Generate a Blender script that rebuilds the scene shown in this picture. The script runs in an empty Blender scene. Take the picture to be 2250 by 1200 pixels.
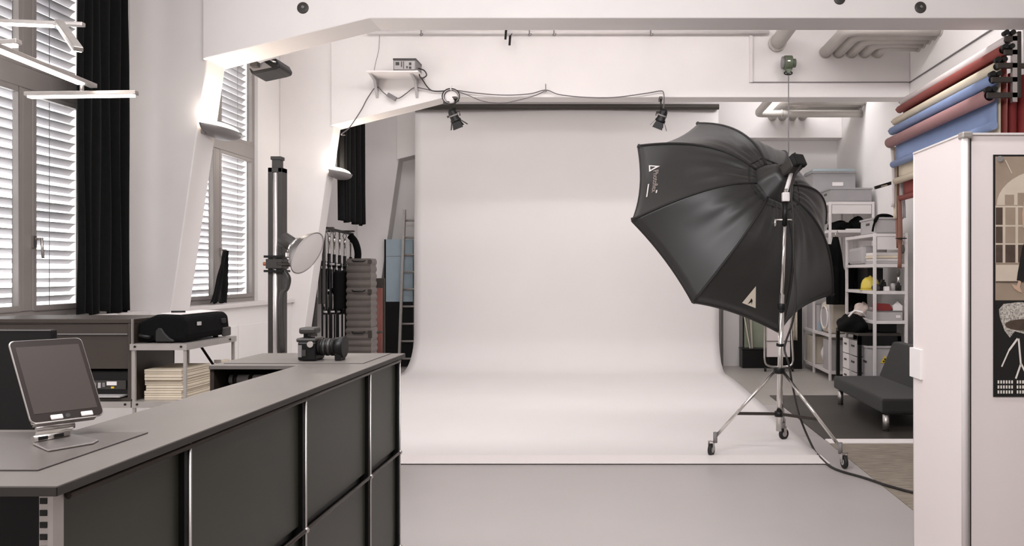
import bpy, bmesh, math, random
from mathutils import Vector, Matrix
random.seed(7)
PI = math.pi
SC = bpy.context.scene
COL = SC.collection

# ------------------------------------------------------------------ camera
FPX, CX, CY, EYE = 1750.0, 1353.0, 600.0, 1.4
cam_d = bpy.data.cameras.new('camera'); cam = bpy.data.objects.new('camera', cam_d); COL.objects.link(cam)
cam.location = (0, 0, EYE); cam.rotation_euler = (PI / 2, 0, 0)
cam_d.sensor_width = 36; cam_d.sensor_fit = 'HORIZONTAL'
cam_d.lens = 36 * FPX / 2250
cam_d.shift_x = -(CX - 1125) / 2250
cam_d.shift_y = 0
cam_d.clip_start = 0.05
SC.camera = cam

# ------------------------------------------------------------------ light and exposure
SC.view_settings.view_transform = 'Standard'
SC.view_settings.look = 'None'
SC.view_settings.gamma = 1
SC.view_settings.use_curve_mapping = False
SC.view_settings.exposure = 0.6
W = bpy.data.worlds.new('daylight'); SC.world = W; W.use_nodes = True
bg = W.node_tree.nodes['Background']
bg.inputs[0].default_value = (1.0, 0.985, 0.99, 1); bg.inputs[1].default_value = 4.0

def area(name, loc, rot, sx, sy, power, col=(1, 0.985, 0.995)):
    d = bpy.data.lights.new(name, 'AREA'); d.shape = 'RECTANGLE'; d.size = sx; d.size_y = sy
    d.energy = power; d.color = col
    o = bpy.data.objects.new(name, d); COL.objects.link(o); o.location = loc; o.rotation_euler = rot
    return o
# unseen lights without fixtures, added in the front bay, above and beside the camera
area('unseen_front_light', (0.0, 2.6, 3.38), (math.radians(62), 0, 0), 3.6, 0.3, 53)  # set low so the second beam shades the backdrop top
area('unseen_front_light', (-1.3, 0.8, 3.38), (math.radians(18), 0, 0), 3.6, 0.5, 90)  # added fill for the white cabinet and the first column
area('unseen_front_light', (-1.0, 4.5, 4.45), (0, 0, 0), 3.2, 0.4, 14)  # added to lift the upper left softbox panels over the lower ones
# unseen lights added high up to brighten the middle and rear bays
area('bay_fill_light', (0.2, 6.76, 4.5), (math.radians(14), 0, 0), 6.2, 0.2, 63)
area('bay_fill_light', (-0.6, 9.9, 4.5), (math.radians(-8), 0, 0), 5.4, 0.3, 15)
area('bay_fill_light', (2.5, 10.6, 4.3), (math.radians(35), math.radians(-10), 0), 1.2, 0.3, 17)
area('bay_fill_light', (-3.2, 10.3, 4.4), (0, 0, 0), 0.4, 1.0, 8)

# ------------------------------------------------------------------ helpers
def at(px, py, Y):
    return Vector(((px - CX) * Y / FPX, Y, EYE - (py - CY) * Y / FPX))

def lin(c):
    c = c / 255.0
    return c / 12.92 if c <= 0.04045 else ((c + 0.055) / 1.055) ** 2.4

MATS = {}
def mat(name, rgb, rough=0.5, metal=0.0, var=0.0, scale=8.0, bump=0.0, bscale=60.0, emit=0.0, sheen=0.0, spec=0.5, stretch=None):
    if name in MATS: return MATS[name]
    m = bpy.data.materials.new(name); m.use_nodes = True
    nt = m.node_tree; b = nt.nodes['Principled BSDF']
    c = tuple(lin(v) for v in rgb)
    b.inputs['Base Color'].default_value = (*c, 1)
    b.inputs['Roughness'].default_value = rough; b.inputs['Metallic'].default_value = metal
    b.inputs['Specular IOR Level'].default_value = spec
    if sheen: b.inputs['Sheen Weight'].default_value = sheen
    tc = nt.nodes.new('ShaderNodeTexCoord'); src = tc.outputs['Object']
    if stretch:
        mp = nt.nodes.new('ShaderNodeMapping'); mp.inputs['Scale'].default_value = stretch
        nt.links.new(src, mp.inputs['Vector']); src = mp.outputs['Vector']
    if var:
        n = nt.nodes.new('ShaderNodeTexNoise'); n.inputs['Scale'].default_value = scale; n.inputs['Detail'].default_value = 5
        r = nt.nodes.new('ShaderNodeValToRGB')
        r.color_ramp.elements[0].position = 0.3; r.color_ramp.elements[1].position = 0.7
        r.color_ramp.elements[0].color = (*[max(0, v * (1 - var)) for v in c], 1)
        r.color_ramp.elements[1].color = (*[min(1, v * (1 + var)) for v in c], 1)
        nt.links.new(src, n.inputs['Vector'])
        nt.links.new(n.outputs['Fac'], r.inputs['Fac']); nt.links.new(r.outputs['Color'], b.inputs['Base Color'])
    if bump:
        n2 = nt.nodes.new('ShaderNodeTexNoise'); n2.inputs['Scale'].default_value = bscale; n2.inputs['Detail'].default_value = 4
        bp = nt.nodes.new('ShaderNodeBump'); bp.inputs['Strength'].default_value = bump; bp.inputs['Distance'].default_value = 0.01
        nt.links.new(src, n2.inputs['Vector']); nt.links.new(n2.outputs['Fac'], bp.inputs['Height'])
        nt.links.new(bp.outputs['Normal'], b.inputs['Normal'])
    if emit:
        b.inputs['Emission Color'].default_value = (*c, 1); b.inputs['Emission Strength'].default_value = emit
    MATS[name] = m
    return m

def glass_mat():
    m = bpy.data.materials.new('window_glass'); m.use_nodes = True; nt = m.node_tree
    nt.nodes.clear()
    o = nt.nodes.new('ShaderNodeOutputMaterial'); t = nt.nodes.new('ShaderNodeBsdfTransparent'); g = nt.nodes.new('ShaderNodeBsdfGlossy')
    g.inputs['Roughness'].default_value = 0.02; t.inputs['Color'].default_value = (0.96, 0.97, 0.97, 1)
    lw = nt.nodes.new('ShaderNodeLayerWeight'); lw.inputs['Blend'].default_value = 0.5
    fr = nt.nodes.new('ShaderNodeMath'); fr.operation = 'POWER'; fr.inputs[1].default_value = 4.0
    nt.links.new(lw.outputs['Facing'], fr.inputs[0])
    mx = nt.nodes.new('ShaderNodeMixShader')
    nt.links.new(fr.outputs[0], mx.inputs[0]); nt.links.new(t.outputs[0], mx.inputs[1]); nt.links.new(g.outputs[0], mx.inputs[2])
    nt.links.new(mx.outputs[0], o.inputs['Surface'])
    return m

M_wall = mat('white_plaster', (226, 222, 220), 0.75, var=0.02, scale=1.5, bump=0.05, bscale=35)
M_ceil = mat('white_ceiling_paint', (226, 222, 220), 0.8, var=0.02, scale=1.2)
M_conc = mat('painted_concrete', (226, 221, 219), 0.7, var=0.025, scale=2.2, bump=0.06, bscale=22)
M_floor = mat('grey_floor_paint', (166, 160, 154), 0.38, var=0.06, scale=1.6)
M_vinyl = mat('grey_vinyl', (176, 170, 168), 0.3, var=0.02, scale=2.0, bump=0.015, bscale=40)
M_paper = mat('white_backdrop_paper', (229, 224, 222), 0.75, var=0.012, scale=1.3)
M_tape = mat('white_tape', (240, 233, 231), 0.5)
M_mat = mat('dark_rubber_mat', (60, 56, 51), 0.42, var=0.18, scale=2.5)
M_frame = mat('grey_window_frame', (139, 132, 128), 0.45, var=0.03)
M_glass = glass_mat()
M_slat = mat('pale_blind_slat', (168, 164, 167), 0.5, var=0.04, scale=5)
M_curtain = mat('black_curtain_cloth', (9, 9, 9), 0.9, var=0.3, scale=30, sheen=0.03, spec=0.2)
M_black = mat('black_plastic', (10, 10, 10), 0.42, var=0.1, spec=0.35)
M_jet = mat('jet_black_lacquer', (7, 7, 7), 0.55, spec=0.25)
M_blackm = mat('matt_black_cloth', (8, 8, 8), 0.9, var=0.2, scale=25, spec=0.15)
M_rubber = mat('black_rubber', (24, 23, 23), 0.6)
M_dgrey = mat('dark_grey_plastic', (52, 49, 47), 0.45, var=0.06)
M_mgrey = mat('mid_grey_plastic', (120, 116, 116), 0.45, var=0.04)
M_lgrey = mat('light_grey_plastic', (172, 168, 168), 0.45, var=0.03)
M_chrome = mat('polished_chrome', (215, 212, 208), 0.16, metal=1.0)
M_column = mat('satin_steel_column', (214, 208, 206), 0.38, metal=0.85)
M_alu = mat('brushed_aluminium', (190, 185, 182), 0.36, metal=1.0, var=0.05, scale=20)
M_steelw = mat('white_coated_steel', (214, 208, 206), 0.4, var=0.02)
M_galv = mat('galvanised_steel', (176, 170, 166), 0.42, metal=0.6, var=0.06, scale=12)
M_panel = mat('olive_grey_lacquer', (48, 49, 40), 0.38, var=0.04, scale=6, spec=0.45)
M_top = mat('anthracite_linoleum', (104, 98, 94), 0.45, var=0.05, scale=7, bump=0.02, bscale=200)
M_edge = mat('dark_board_edge', (46, 42, 38), 0.5, var=0.05)
M_pad = mat('dark_desk_pad', (95, 89, 86), 0.32, var=0.04)
M_screen = mat('dark_tablet_glass', (76, 69, 66), 0.3, var=0.03, spec=0.1)
M_bezel = mat('dark_tablet_bezel', (54, 48, 46), 0.3, spec=0.1)
M_white = mat('white_plastic', (228, 222, 220), 0.4, var=0.01)
M_pink = mat('white_laminate', (226, 216, 214), 0.42, var=0.015, scale=1.5)
M_brown = mat('dark_brown_lacquer', (56, 48, 42), 0.4, var=0.07, scale=5)
M_cream = mat('cream_board', (205, 192, 172), 0.8, var=0.07, scale=14, bump=0.1, bscale=50)
M_octa = mat('black_nylon', (30, 29, 28), 0.46, var=0.08, scale=9, sheen=0.1, spec=0.6)
M_octain = mat('white_nylon', (235, 230, 228), 0.7, var=0.01)
M_rib = mat('black_webbing', (28, 26, 25), 0.7)
M_red = mat('dark_red_paper', (142, 68, 62), 0.7, var=0.05)
M_redd = mat('deep_red_paper', (122, 34, 32), 0.7, var=0.05)
M_crm = mat('cream_paper', (218, 205, 182), 0.7, var=0.02)
M_blue = mat('sky_blue_paper', (132, 150, 188), 0.7, var=0.03)
M_mauve = mat('mauve_paper', (162, 122, 122), 0.7, var=0.04)
M_wpap = mat('white_roll_paper', (222, 212, 210), 0.7, var=0.02)
M_darkm = mat('dark_bracket_metal', (66, 60, 56), 0.4, metal=0.6, var=0.08)
M_green = mat('green_painted_steel', (92, 102, 82), 0.45, var=0.08, scale=15)
M_hood = mat('yellow_helmet_shell', (214, 192, 78), 0.35, var=0.06)
M_lamp = mat('lamp_diffuser', (255, 243, 232), 0.4, emit=5.0)
M_lamp2 = mat('uplight_glow', (255, 236, 214), 0.4, emit=9.0)
M_pipe = mat('grey_painted_pipe', (190, 184, 178), 0.45, var=0.04, scale=6)
M_cable = mat('black_cable', (34, 31, 30), 0.5)
M_cable2 = mat('grey_cable', (96, 90, 92), 0.5)
M_roof = mat('dark_core_tube', (62, 56, 50), 0.55, var=0.05)
M_copper = mat('copper_knob', (170, 104, 70), 0.4, metal=0.3)
M_boardblue = mat('grey_blue_board', (152, 168, 177), 0.6, var=0.03)
M_sticker = mat('yellow_sticker', (220, 190, 50), 0.5)
M_strap = mat('rust_strap', (132, 90, 76), 0.6, var=0.06)
M_beige = mat('beige_plastic', (206, 196, 180), 0.5, var=0.05)
M_sofa = mat('charcoal_fabric', (27, 26, 23), 0.85, var=0.14, scale=40, bump=0.15, bscale=220, sheen=0.1)
M_sepia = mat('sepia_print', (150, 133, 116), 0.5, var=0.1, scale=10)
M_sepiad = mat('dark_sepia_print', (74, 60, 50), 0.5, var=0.25, scale=25)
M_sepial = mat('pale_sepia_print', (198, 184, 168), 0.5, var=0.05, scale=12)
M_ink = mat('black_print_ink', (12, 11, 10), 0.45)
M_print = mat('white_print_ink', (222, 216, 208), 0.45, var=0.08, scale=60)
M_skin = mat('print_skin_tone', (190, 160, 138), 0.5, var=0.05)
M_lace = mat('lace_print', (170, 164, 156), 0.5, var=0.75, scale=180)
M_letter = mat('faded_lettering', (170, 156, 148), 0.6)
M_redroll = mat('brown_red_paper', (112, 58, 50), 0.6, var=0.12, scale=10)
M_crate = mat('grey_crate_plastic', (152, 149, 150), 0.45, var=0.03)
M_green2 = mat('pale_green_pane', (150, 156, 138), 0.12, var=0.06, scale=6)

def wood_mat():
    m = bpy.data.materials.new('grey_brown_planks'); m.use_nodes = True; nt = m.node_tree; b = nt.nodes['Principled BSDF']
    tc = nt.nodes.new('ShaderNodeTexCoord'); mp = nt.nodes.new('ShaderNodeMapping'); mp.inputs['Scale'].default_value = (3.0, 26, 1)
    mp.inputs['Rotation'].default_value = (0, 0, math.radians(-22))
    n = nt.nodes.new('ShaderNodeTexNoise'); n.inputs['Scale'].default_value = 2.5; n.inputs['Detail'].default_value = 8
    r = nt.nodes.new('ShaderNodeValToRGB'); r.color_ramp.elements[0].position = 0.35; r.color_ramp.elements[1].position = 0.7
    r.color_ramp.elements[0].color = (lin(118), lin(108), lin(96), 1); r.color_ramp.elements[1].color = (lin(166), lin(155), lin(141), 1)
    nt.links.new(tc.outputs['Object'], mp.inputs[0]); nt.links.new(mp.outputs[0], n.inputs['Vector'])
    nt.links.new(n.outputs['Fac'], r.inputs['Fac']); nt.links.new(r.outputs[0], b.inputs['Base Color'])
    b.inputs['Roughness'].default_value = 0.5
    return m
M_wood = wood_mat()

ROOTLOC = {}
class MB:
    def __init__(s): s.v = []; s.f = []; s.sm = []
    def add(s, vs, fs, smooth=False):
        o = len(s.v); s.v += [Vector(v) for v in vs]
        for f in fs: s.f.append([i + o for i in f]); s.sm.append(smooth)
        return s
    def box(s, x0, x1, y0, y1, z0, z1):
        vs = [(x, y, z) for x in (x0, x1) for y in (y0, y1) for z in (z0, z1)]
        return s.add(vs, [(0, 1, 3, 2), (4, 6, 7, 5), (0, 4, 5, 1), (2, 3, 7, 6), (0, 2, 6, 4), (1, 5, 7, 3)])
    def obox(s, c, ax, ay, az):   # centre and three half-axis vectors
        c = Vector(c); ax = Vector(ax); ay = Vector(ay); az = Vector(az)
        vs = [c + ax * i + ay * j + az * k for i in (-1, 1) for j in (-1, 1) for k in (-1, 1)]
        return s.add(vs, [(0, 1, 3, 2), (4, 6, 7, 5), (0, 4, 5, 1), (2, 3, 7, 6), (0, 2, 6, 4), (1, 5, 7, 3)])
    def bar(s, p0, p1, w, h, up=(0, 0, 1)):
        p0 = Vector(p0); p1 = Vector(p1); d = (p1 - p0); u = Vector(up)
        a = d.cross(u)
        if a.length < 1e-6: a = d.cross(Vector((1, 0, 0)))
        a.normalize(); b = a.cross(d).normalized()
        return s.obox((p0 + p1) / 2, d / 2, a * w / 2, b * h / 2)
    def cyl(s, p0, p1, r0, r1=None, n=16, caps=True):
        p0 = Vector(p0); p1 = Vector(p1); r1 = r0 if r1 is None else r1
        d = (p1 - p0).normalized(); a = d.orthogonal().normalized(); b = d.cross(a)
        vs = []
        for k in range(n):
            t = 2 * PI * k / n; q = a * math.cos(t) + b * math.sin(t)
            vs += [p0 + q * r0, p1 + q * r1]
        fs = [(2 * k, 2 * ((k + 1) % n), 2 * ((k + 1) % n) + 1, 2 * k + 1) for k in range(n)]
        s.add(vs, fs, True)
        if caps:
            s.add([vs[2 * k] for k in range(n)], [list(range(n))[::-1]])
            s.add([vs[2 * k + 1] for k in range(n)], [list(range(n))])
        return s
    def tube(s, pts, r, n=8, closed=False):
        pts = [Vector(p) for p in pts]; N = len(pts); rings = []
        prev = None
        for i, p in enumerate(pts):
            a = pts[(i - 1) % N] if (i > 0 or closed) else p
            b = pts[(i + 1) % N] if (i < N - 1 or closed) else p
            t = (b - a).normalized()
            if prev is None: u = t.orthogonal().normalized()
            else:
                u = prev - t * prev.dot(t)
                u = u.normalized() if u.length > 1e-6 else t.orthogonal().normalized()
            prev = u; w = t.cross(u)
            rr = r[i] if isinstance(r, (list, tuple)) else r
            rings.append([p + (u * math.cos(2 * PI * k / n) + w * math.sin(2 * PI * k / n)) * rr for k in range(n)])
        vs = [q for R in rings for q in R]; fs = []
        for i in range(N if closed else N - 1):
            j = (i + 1) % N
            for k in range(n): fs.append((i * n + k, i * n + (k + 1) % n, j * n + (k + 1) % n, j * n + k))
        s.add(vs, fs, True)
        if not closed:
            s.add(rings[0], [list(range(n))[::-1]]); s.add(rings[-1], [list(range(n))])
        return s
    def lathe(s, prof, c, d=(0, 0, 1), n=24, a0=0.0, a1=2 * PI):
        c = Vector(c); d = Vector(d).normalized()
        a = d.orthogonal().normalized(); b = d.cross(a); full = abs(a1 - a0 - 2 * PI) < 1e-6
        m = n if full else n + 1; vs = []
        for k in range(m):
            t = a0 + (a1 - a0) * k / n; q = a * math.cos(t) + b * math.sin(t)
            vs += [c + q * r + d * h for r, h in prof]
        L = len(prof); fs = []
        for k in range(n):
            k2 = (k + 1) % m
            for i in range(L - 1): fs.append((k * L + i, k2 * L + i, k2 * L + i + 1, k * L + i + 1))
        return s.add(vs, fs, True)
    def prism(s, poly, ext):
        poly = [Vector(p) for p in poly]; e = Vector(ext); n = len(poly)
        vs = poly + [p + e for p in poly]
        fs = [list(range(n))[::-1], list(range(n, 2 * n))] + [(i, (i + 1) % n, (i + 1) % n + n, i + n) for i in range(n)]
        return s.add(vs, fs)
    def grid(s, fn, nu, nv, smooth=True, closed_u=False):
        vs = [fn(i / nu, j / nv) for i in range(nu + (0 if closed_u else 1)) for j in range(nv + 1)]
        m = nu if closed_u else nu + 1; fs = []
        for i in range(nu):
            i2 = (i + 1) % m
            for j in range(nv): fs.append((i * (nv + 1) + j, i2 * (nv + 1) + j, i2 * (nv + 1) + j + 1, i * (nv + 1) + j + 1))
        return s.add(vs, fs, smooth)
    def sphere(s, c, rx, ry=None, rz=None, n=16):
        c = Vector(c); ry = ry or rx; rz = rz or rx
        return s.grid(lambda u, v: c + Vector((rx * math.sin(PI * v) * math.cos(2 * PI * u), ry * math.sin(PI * v) * math.sin(2 * PI * u), rz * math.cos(PI * v))), n, n // 2, True, True)
    def build(s, name, m, parent=None, bevel=0.0, seg=2, solid=0.0, subsurf=0):
        me = bpy.data.meshes.new(name)
        if parent is None:
            xs = [v.x for v in s.v]; ys = [v.y for v in s.v]; zs = [v.z for v in s.v]
            off = Vector(((min(xs) + max(xs)) / 2, (min(ys) + max(ys)) / 2, min(zs)))
        else: off = ROOTLOC[parent.name]
        me.from_pydata([v - off for v in s.v], [], s.f)
        me.polygons.foreach_set('use_smooth', s.sm)
        bm = bmesh.new(); bm.from_mesh(me)
        bmesh.ops.remove_doubles(bm, verts=bm.verts, dist=1e-6)
        bmesh.ops.recalc_face_normals(bm, faces=bm.faces); bm.to_mesh(me); bm.free()
        me.materials.append(m)
        o = bpy.data.objects.new(name, me); COL.objects.link(o)
        if parent is None: o.location = off
        else: o.parent = parent
        ROOTLOC[o.name] = off
        if solid:
            md = o.modifiers.new('solid', 'SOLIDIFY'); md.thickness = solid; md.offset = 0
        if bevel:
            md = o.modifiers.new('bevel', 'BEVEL'); md.width = bevel; md.segments = seg; md.limit_method = 'ANGLE'; md.angle_limit = math.radians(35)
        if subsurf:
            md = o.modifiers.new('sub', 'SUBSURF'); md.levels = subsurf; md.render_levels = subsurf
        return o

def tag(o, label, cat, group=None, kind=None):
    if label: o['label'] = label
    if cat: o['category'] = cat
    if group: o['group'] = group
    if kind: o['kind'] = kind
    return o
def thing(name, label, cat, loc, group=None):
    o = bpy.data.objects.new(name, None); COL.objects.link(o); o.location = loc; o.empty_display_size = 0.05
    ROOTLOC[o.name] = Vector(loc)
    return tag(o, label, cat, group)
def struct(o, label=None):
    o['kind'] = 'structure'
    if label: o['label'] = label
    return o
def part_label(o, l): o['label'] = l; return o
def kids(o): return [c for c in bpy.data.objects if c.parent == o]
def dup(src, loc, label, group=None, rot=None, scale=None, mats=None):
    r = src.copy(); COL.objects.link(r); r.location = loc; r['label'] = label
    if group: r['group'] = group
    if rot is not None: r.rotation_euler = rot
    if scale is not None: r.scale = scale
    for c in kids(src):
        d = c.copy(); COL.objects.link(d); d.parent = r
        for g in kids(c):
            e = g.copy(); COL.objects.link(e); e.parent = d
    return r
def bez(p0, p1, p2, p3, n=12):
    p0, p1, p2, p3 = map(Vector, (p0, p1, p2, p3))
    return [p0 * (1 - t) ** 3 + p1 * 3 * t * (1 - t) ** 2 + p2 * 3 * t * t * (1 - t) + p3 * t ** 3 for t in [i / n for i in range(n + 1)]]
def spline(pts, n=6):
    P = [Vector(p) for p in pts]; P = [P[0]] + P + [P[-1]]; out = []
    for i in range(1, len(P) - 2):
        for k in range(n):
            t = k / n; a, b, c, d = P[i - 1], P[i], P[i + 1], P[i + 2]
            out.append(0.5 * ((2 * b) + (c - a) * t + (2 * a - 5 * b + 4 * c - d) * t * t + (3 * b - a - 3 * c + d) * t ** 3))
    return out + [P[-2]]

# ================================================================== SETTING
XL, XR, YB, ZC = -3.9, 3.4, 12.25, 4.6
YA = -1.0
struct(MB().box(-4.3, XR + 0.2, YA, YB + 0.2, -0.1, 0).build('floor', M_floor))
struct(MB().box(-4.3, XR + 0.2, YA, YB + 0.2, ZC, ZC + 0.1).build('ceiling', M_ceil))
struct(MB().box(XR, XR + 0.2, YA, YB + 0.2, 0, ZC).build('wall_right', M_wall))
struct(MB().box(-4.3, XR, YB, YB + 0.2, 0, ZC).build('wall_back', M_wall))
struct(MB().box(-4.3, XR + 0.2, YA - 0.2, YA, 0, ZC).build('wall_front', M_wall))
# left wall with two window openings
W1 = (3.9, 5.95); W2 = (7.15, 8.68); WZ = (1.1, 4.3)
wl = MB()
XO = XL - 0.3
for (a, b) in ((YA, W1[0]), (W1[1], W2[0]), (W2[1], YB)): wl.box(XO, XL, a, b, 0, ZC)
for (a, b) in (W1, W2): wl.box(XO, XL, a, b, 0, WZ[0]); wl.box(XO, XL, a, b, WZ[1], ZC)
struct(wl.build('wall_left', M_wall))
# parapet cladding below the sills, between the columns
pp = MB()
for (a, b) in ((YA, 6.40), (6.68, 9.24), (9.5, 11.95)): pp.box(XL, -3.76, a, b, 0, 1.06)
for (a, b) in ((7.0, 7.9), (7.92, 9.0)): pp.box(-3.76, -3.745, a, b, 0.1, 0.88)
struct(pp.build('wall_parapet', M_wall, bevel=0.004))
for i, (a, b) in enumerate(((YA, 6.40), (6.68, 9.24), (9.5, 11.95))):
    struct(MB().box(XL - 0.02, -3.72, a, b, 1.06, 1.1).build('trim_sill', M_steelw, bevel=0.006))

def frame_beam(name, y0, y1, rear=False):
    m = MB()
    z = 3.43
    m.prism([(XR, y0, ZC), (XR, y0, z), (-1.96, y0, z), (-3.27, y0, 3.11), (-3.29, y0, 3.10), (-3.29, y0, ZC)], (0, y1 - y0, 0))
    m.prism([(-3.27, y0 + 0.04, 3.11), (-3.275, y0 + 0.04, ZC), (XL, y0 + 0.04, ZC), (XL, y0 + 0.04, 0), (-3.72, y0 + 0.04, 0)], (0, y1 - y0 - 0.04, 0))
    return struct(m.build(name, M_conc, bevel=0.008))
frame_beam('beam_1', 6.34, 6.66)
frame_beam('beam_2', 9.20, 9.46)
frame_beam('beam_3', 11.96, 12.25)

# floor coverings
struct(MB().box(1.752, XR, YA, 6.52, 0, 0.004).build('floor_planks', M_wood))
struct(MB().box(-3.4, 1.745, YA, 6.82, 0, 0.004).build('floor_vinyl', M_vinyl))
struct(MB().box(-3.4, 1.745, 6.824, 8.42, 0, 0.004).build('floor_vinyl', M_vinyl))
tag(MB().box(1.752, 3.36, 6.68, 9.07, 0, 0.008).build('floor_mat', M_mat), 'dark floor mat lying under the charcoal sofa', 'floor mat')
struct(MB().box(1.752, XR, 6.53, 6.67, 0, 0.012).build('trim_threshold', M_tape, bevel=0.004))

# ---- windows
def window(name, y0, y1, z0, z1, mull, trans):
    fx0, fx1 = XL - 0.10, XL - 0.035
    f = MB(); w = 0.045
    f.box(fx0, fx1, y0, y0 + w, z0, z1); f.box(fx0, fx1, y1 - w, y1, z0, z1)
    f.box(fx0, fx1, y0 + w, y1 - w, z0, z0 + w); f.box(fx0, fx1, y0 + w, y1 - w, z1 - w, z1)
    f.box(fx0, fx1 + 0.01, y0 + w, y1 - w, trans - 0.07, trans + 0.07)
    for (a, b) in ((z0 + w, trans - 0.07), (trans + 0.07, z1 - w)):
        f.box(fx0, fx1 + 0.006, mull - 0.045, mull + 0.045, a, b)
    root = struct(f.build(name, M_frame, bevel=0.006))
    for (ya, yb) in ((y0 + w, mull - 0.045), (mull + 0.045, y1 - w)):
        for (za, zb) in ((z0 + w, trans - 0.07), (trans + 0.07, z1 - w)):
            s = MB(); t = 0.035; sx0, sx1 = fx0 + 0.03, fx1 + 0.008
            s.box(sx0, sx1, ya, ya + t, za, zb); s.box(sx0, sx1, yb - t, yb, za, zb)
            s.box(sx0, sx1, ya + t, yb - t, za, za + t); s.box(sx0, sx1, ya + t, yb - t, zb - t, zb)
            so = s.build('sash', M_frame, root, bevel=0.005)
            MB().box(fx0 + 0.04, fx0 + 0.046, ya + t, yb - t, za + t, zb - t).build('pane', M_glass, so)
    hy = mull + 0.045
    h = MB().box(fx1 + 0.006, fx1 + 0.025, hy - 0.015, hy + 0.015, 1.57, 1.65)
    h.cyl((fx1 + 0.03, hy, 1.63), (fx1 + 0.075, hy, 1.63), 0.009); h.cyl((fx1 + 0.07, hy - 0.005, 1.635), (fx1 + 0.07, hy + 0.01, 1.5), 0.009)
    h.build('window_handle', M_alu, root)
window('window_1', W1[0], W1[1], WZ[0], WZ[1], 5.32, 2.70)
window('window_2', W2[0], W2[1], WZ[0], WZ[1], 7.86, 2.70)
def blind(label, y0, y1):
    r = thing('venetian_blind', label, 'blind', (XL - 0.145, (y0 + y1) / 2, WZ[0]), 'venetian blinds outside the windows')
    s = MB(); z = WZ[0] + 0.05; k = 0
    while z < WZ[1] - 0.03:
        ti = math.radians(38 + random.uniform(-9, 9)); w = 0.032
        dx, dz = math.cos(ti) * w, math.sin(ti) * w
        sag = random.uniform(-0.004, 0.004)
        pts = lambda y, e: [(XL - 0.145 - dx, y, z - dz + e), (XL - 0.145, y, z + 0.006 + e), (XL - 0.145 + dx, y, z + dz + e)]
        s.add(pts(y0 + 0.02, sag) + pts(y1 - 0.02, -sag), [(0, 1, 4, 3), (1, 2, 5, 4)], True)
        z += 0.066
    s.build('slats', M_slat, r, solid=0.0015)
    for q in (0.15, 0.5, 0.85):
        y = y0 + (y1 - y0) * q
        MB().cyl((XL - 0.113, y, WZ[0]), (XL - 0.113, y, WZ[1]), 0.0025, n=6).build('ladder_cord', M_mgrey, r)
blind('white venetian blind outside the near left window', *W1)
blind('white venetian blind outside the window between the two columns', *W2)

# ---- curtains
def curtain(name, label, x, y0, y1, z0, z1, amp, waves, taper=0.0, m=M_curtain, shift=0.0):
    def fn(u, v):
        z = z0 + (z1 - z0) * v
        ph = 0.35 * math.sin(3 * v + 5 * u)
        wdt = (y1 - y0) * (1 - taper * v)
        y = y0 + taper * v * (y1 - y0) * shift + wdt * u
        xx = x + amp * math.sin(waves * 2 * PI * u + ph) * (0.7 + 0.3 * math.sin(7 * u + 2))
        return Vector((xx, y + 0.01 * math.sin(9 * v + 11 * u), z + 0.012 * math.sin(17 * u) * (1 - v)))
    o = MB().grid(fn, 90, 40).build(name, m, solid=0.004)
    return tag(o, label, 'curtain', 'black blackout curtains')
curtain('blackout_curtain', 'long black curtain beside the near left window', -3.74, 5.52, 6.13, 1.11, 4.5, 0.045, 6, 0.06)
curtain('blackout_curtain', 'narrow black curtain end at the sill of the second window', -3.78, 7.42, 7.76, 1.12, 1.62, 0.02, 3, 0.75, shift=1.0)
curtain('blackout_curtain', 'short bunched black curtain behind the second column', -3.32, 9.53, 10.5, 2.03, 4.5, 0.06, 6, 0.08)

# ---- recessed sockets in the first beam
src = None
for i, (px, lab) in enumerate(((665, 'dark round socket in the beam above its left haunch'), (2023, 'dark round socket in the beam above the ceiling pipes'), (1845, 'dark round socket at the top edge of the beam'))):
    py = (17, 16, -3)[i]; p = at(px, py, 6.335)
    r = thing('recessed_socket', lab, 'socket', p, 'round sockets in the front beam')
    MB().lathe([(0.0, 0.004), (0.03, 0.004), (0.044, 0.0), (0.047, -0.004)], p, (0, -1, 0)).build('cup', M_dgrey, r)
    MB().cyl(p + Vector((0, -0.003, 0)), p + Vector((0.006, -0.012, 0.006)), 0.012).build('plug', M_mgrey, r)

# ---- conduits and wall lines
struct(MB().cyl((XR - 0.008, 9.2, 3.60), (XR - 0.008, 6.66, 3.60), 0.008, n=8).build('trim_conduit', M_mgrey))
struct(MB().box(at(1650, 0, 9.2).x, XR, 9.186, 9.2, 3.598, 3.608).build('trim_conduit', M_mgrey))
struct(MB().box(at(1646, 0, 9.2).x, at(1653, 0, 9.2).x, 9.175, 9.2, 3.60, 4.17).build('trim_conduit', M_steelw))
pz = EYE + 529 * 9.14 / FPX
pr = thing('ceiling_pipe', 'long white pipe running along the top of the second beam', 'pipe', (-1.0, 9.14, pz - 0.02))
MB().cyl((at(806, 0, 9.14).x, 9.14, pz), (at(1690, 0, 9.14).x, 9.14, pz), 0.022).build('tube', M_steelw, pr)
for px in (925, 1163, 1217, 1430):
    x = at(px, 0, 9.1).x
    lab = {925: 'white hook on the beam pipe, above the small wall shelf', 1163: 'white hook on the beam pipe, right of the two black pegs',
           1217: 'white hook on the beam pipe, second to the right of the black pegs', 1430: 'white hook on the beam pipe, above the right spotlight'}[px]
    h = MB().cyl((x, 9.1, pz + 0.08), (x, 9.1, pz - 0.03), 0.006, n=8)
    h.tube([(x, 9.1, pz - 0.03), (x - 0.012, 9.09, pz - 0.045), (x, 9.08, pz - 0.058), (x + 0.02, 9.08, pz - 0.05), (x + 0.024, 9.08, pz - 0.03)], 0.006)
    tag(h.build('pipe_hook', M_mgrey), lab, 'hook', 'hooks on the beam pipe')
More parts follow.
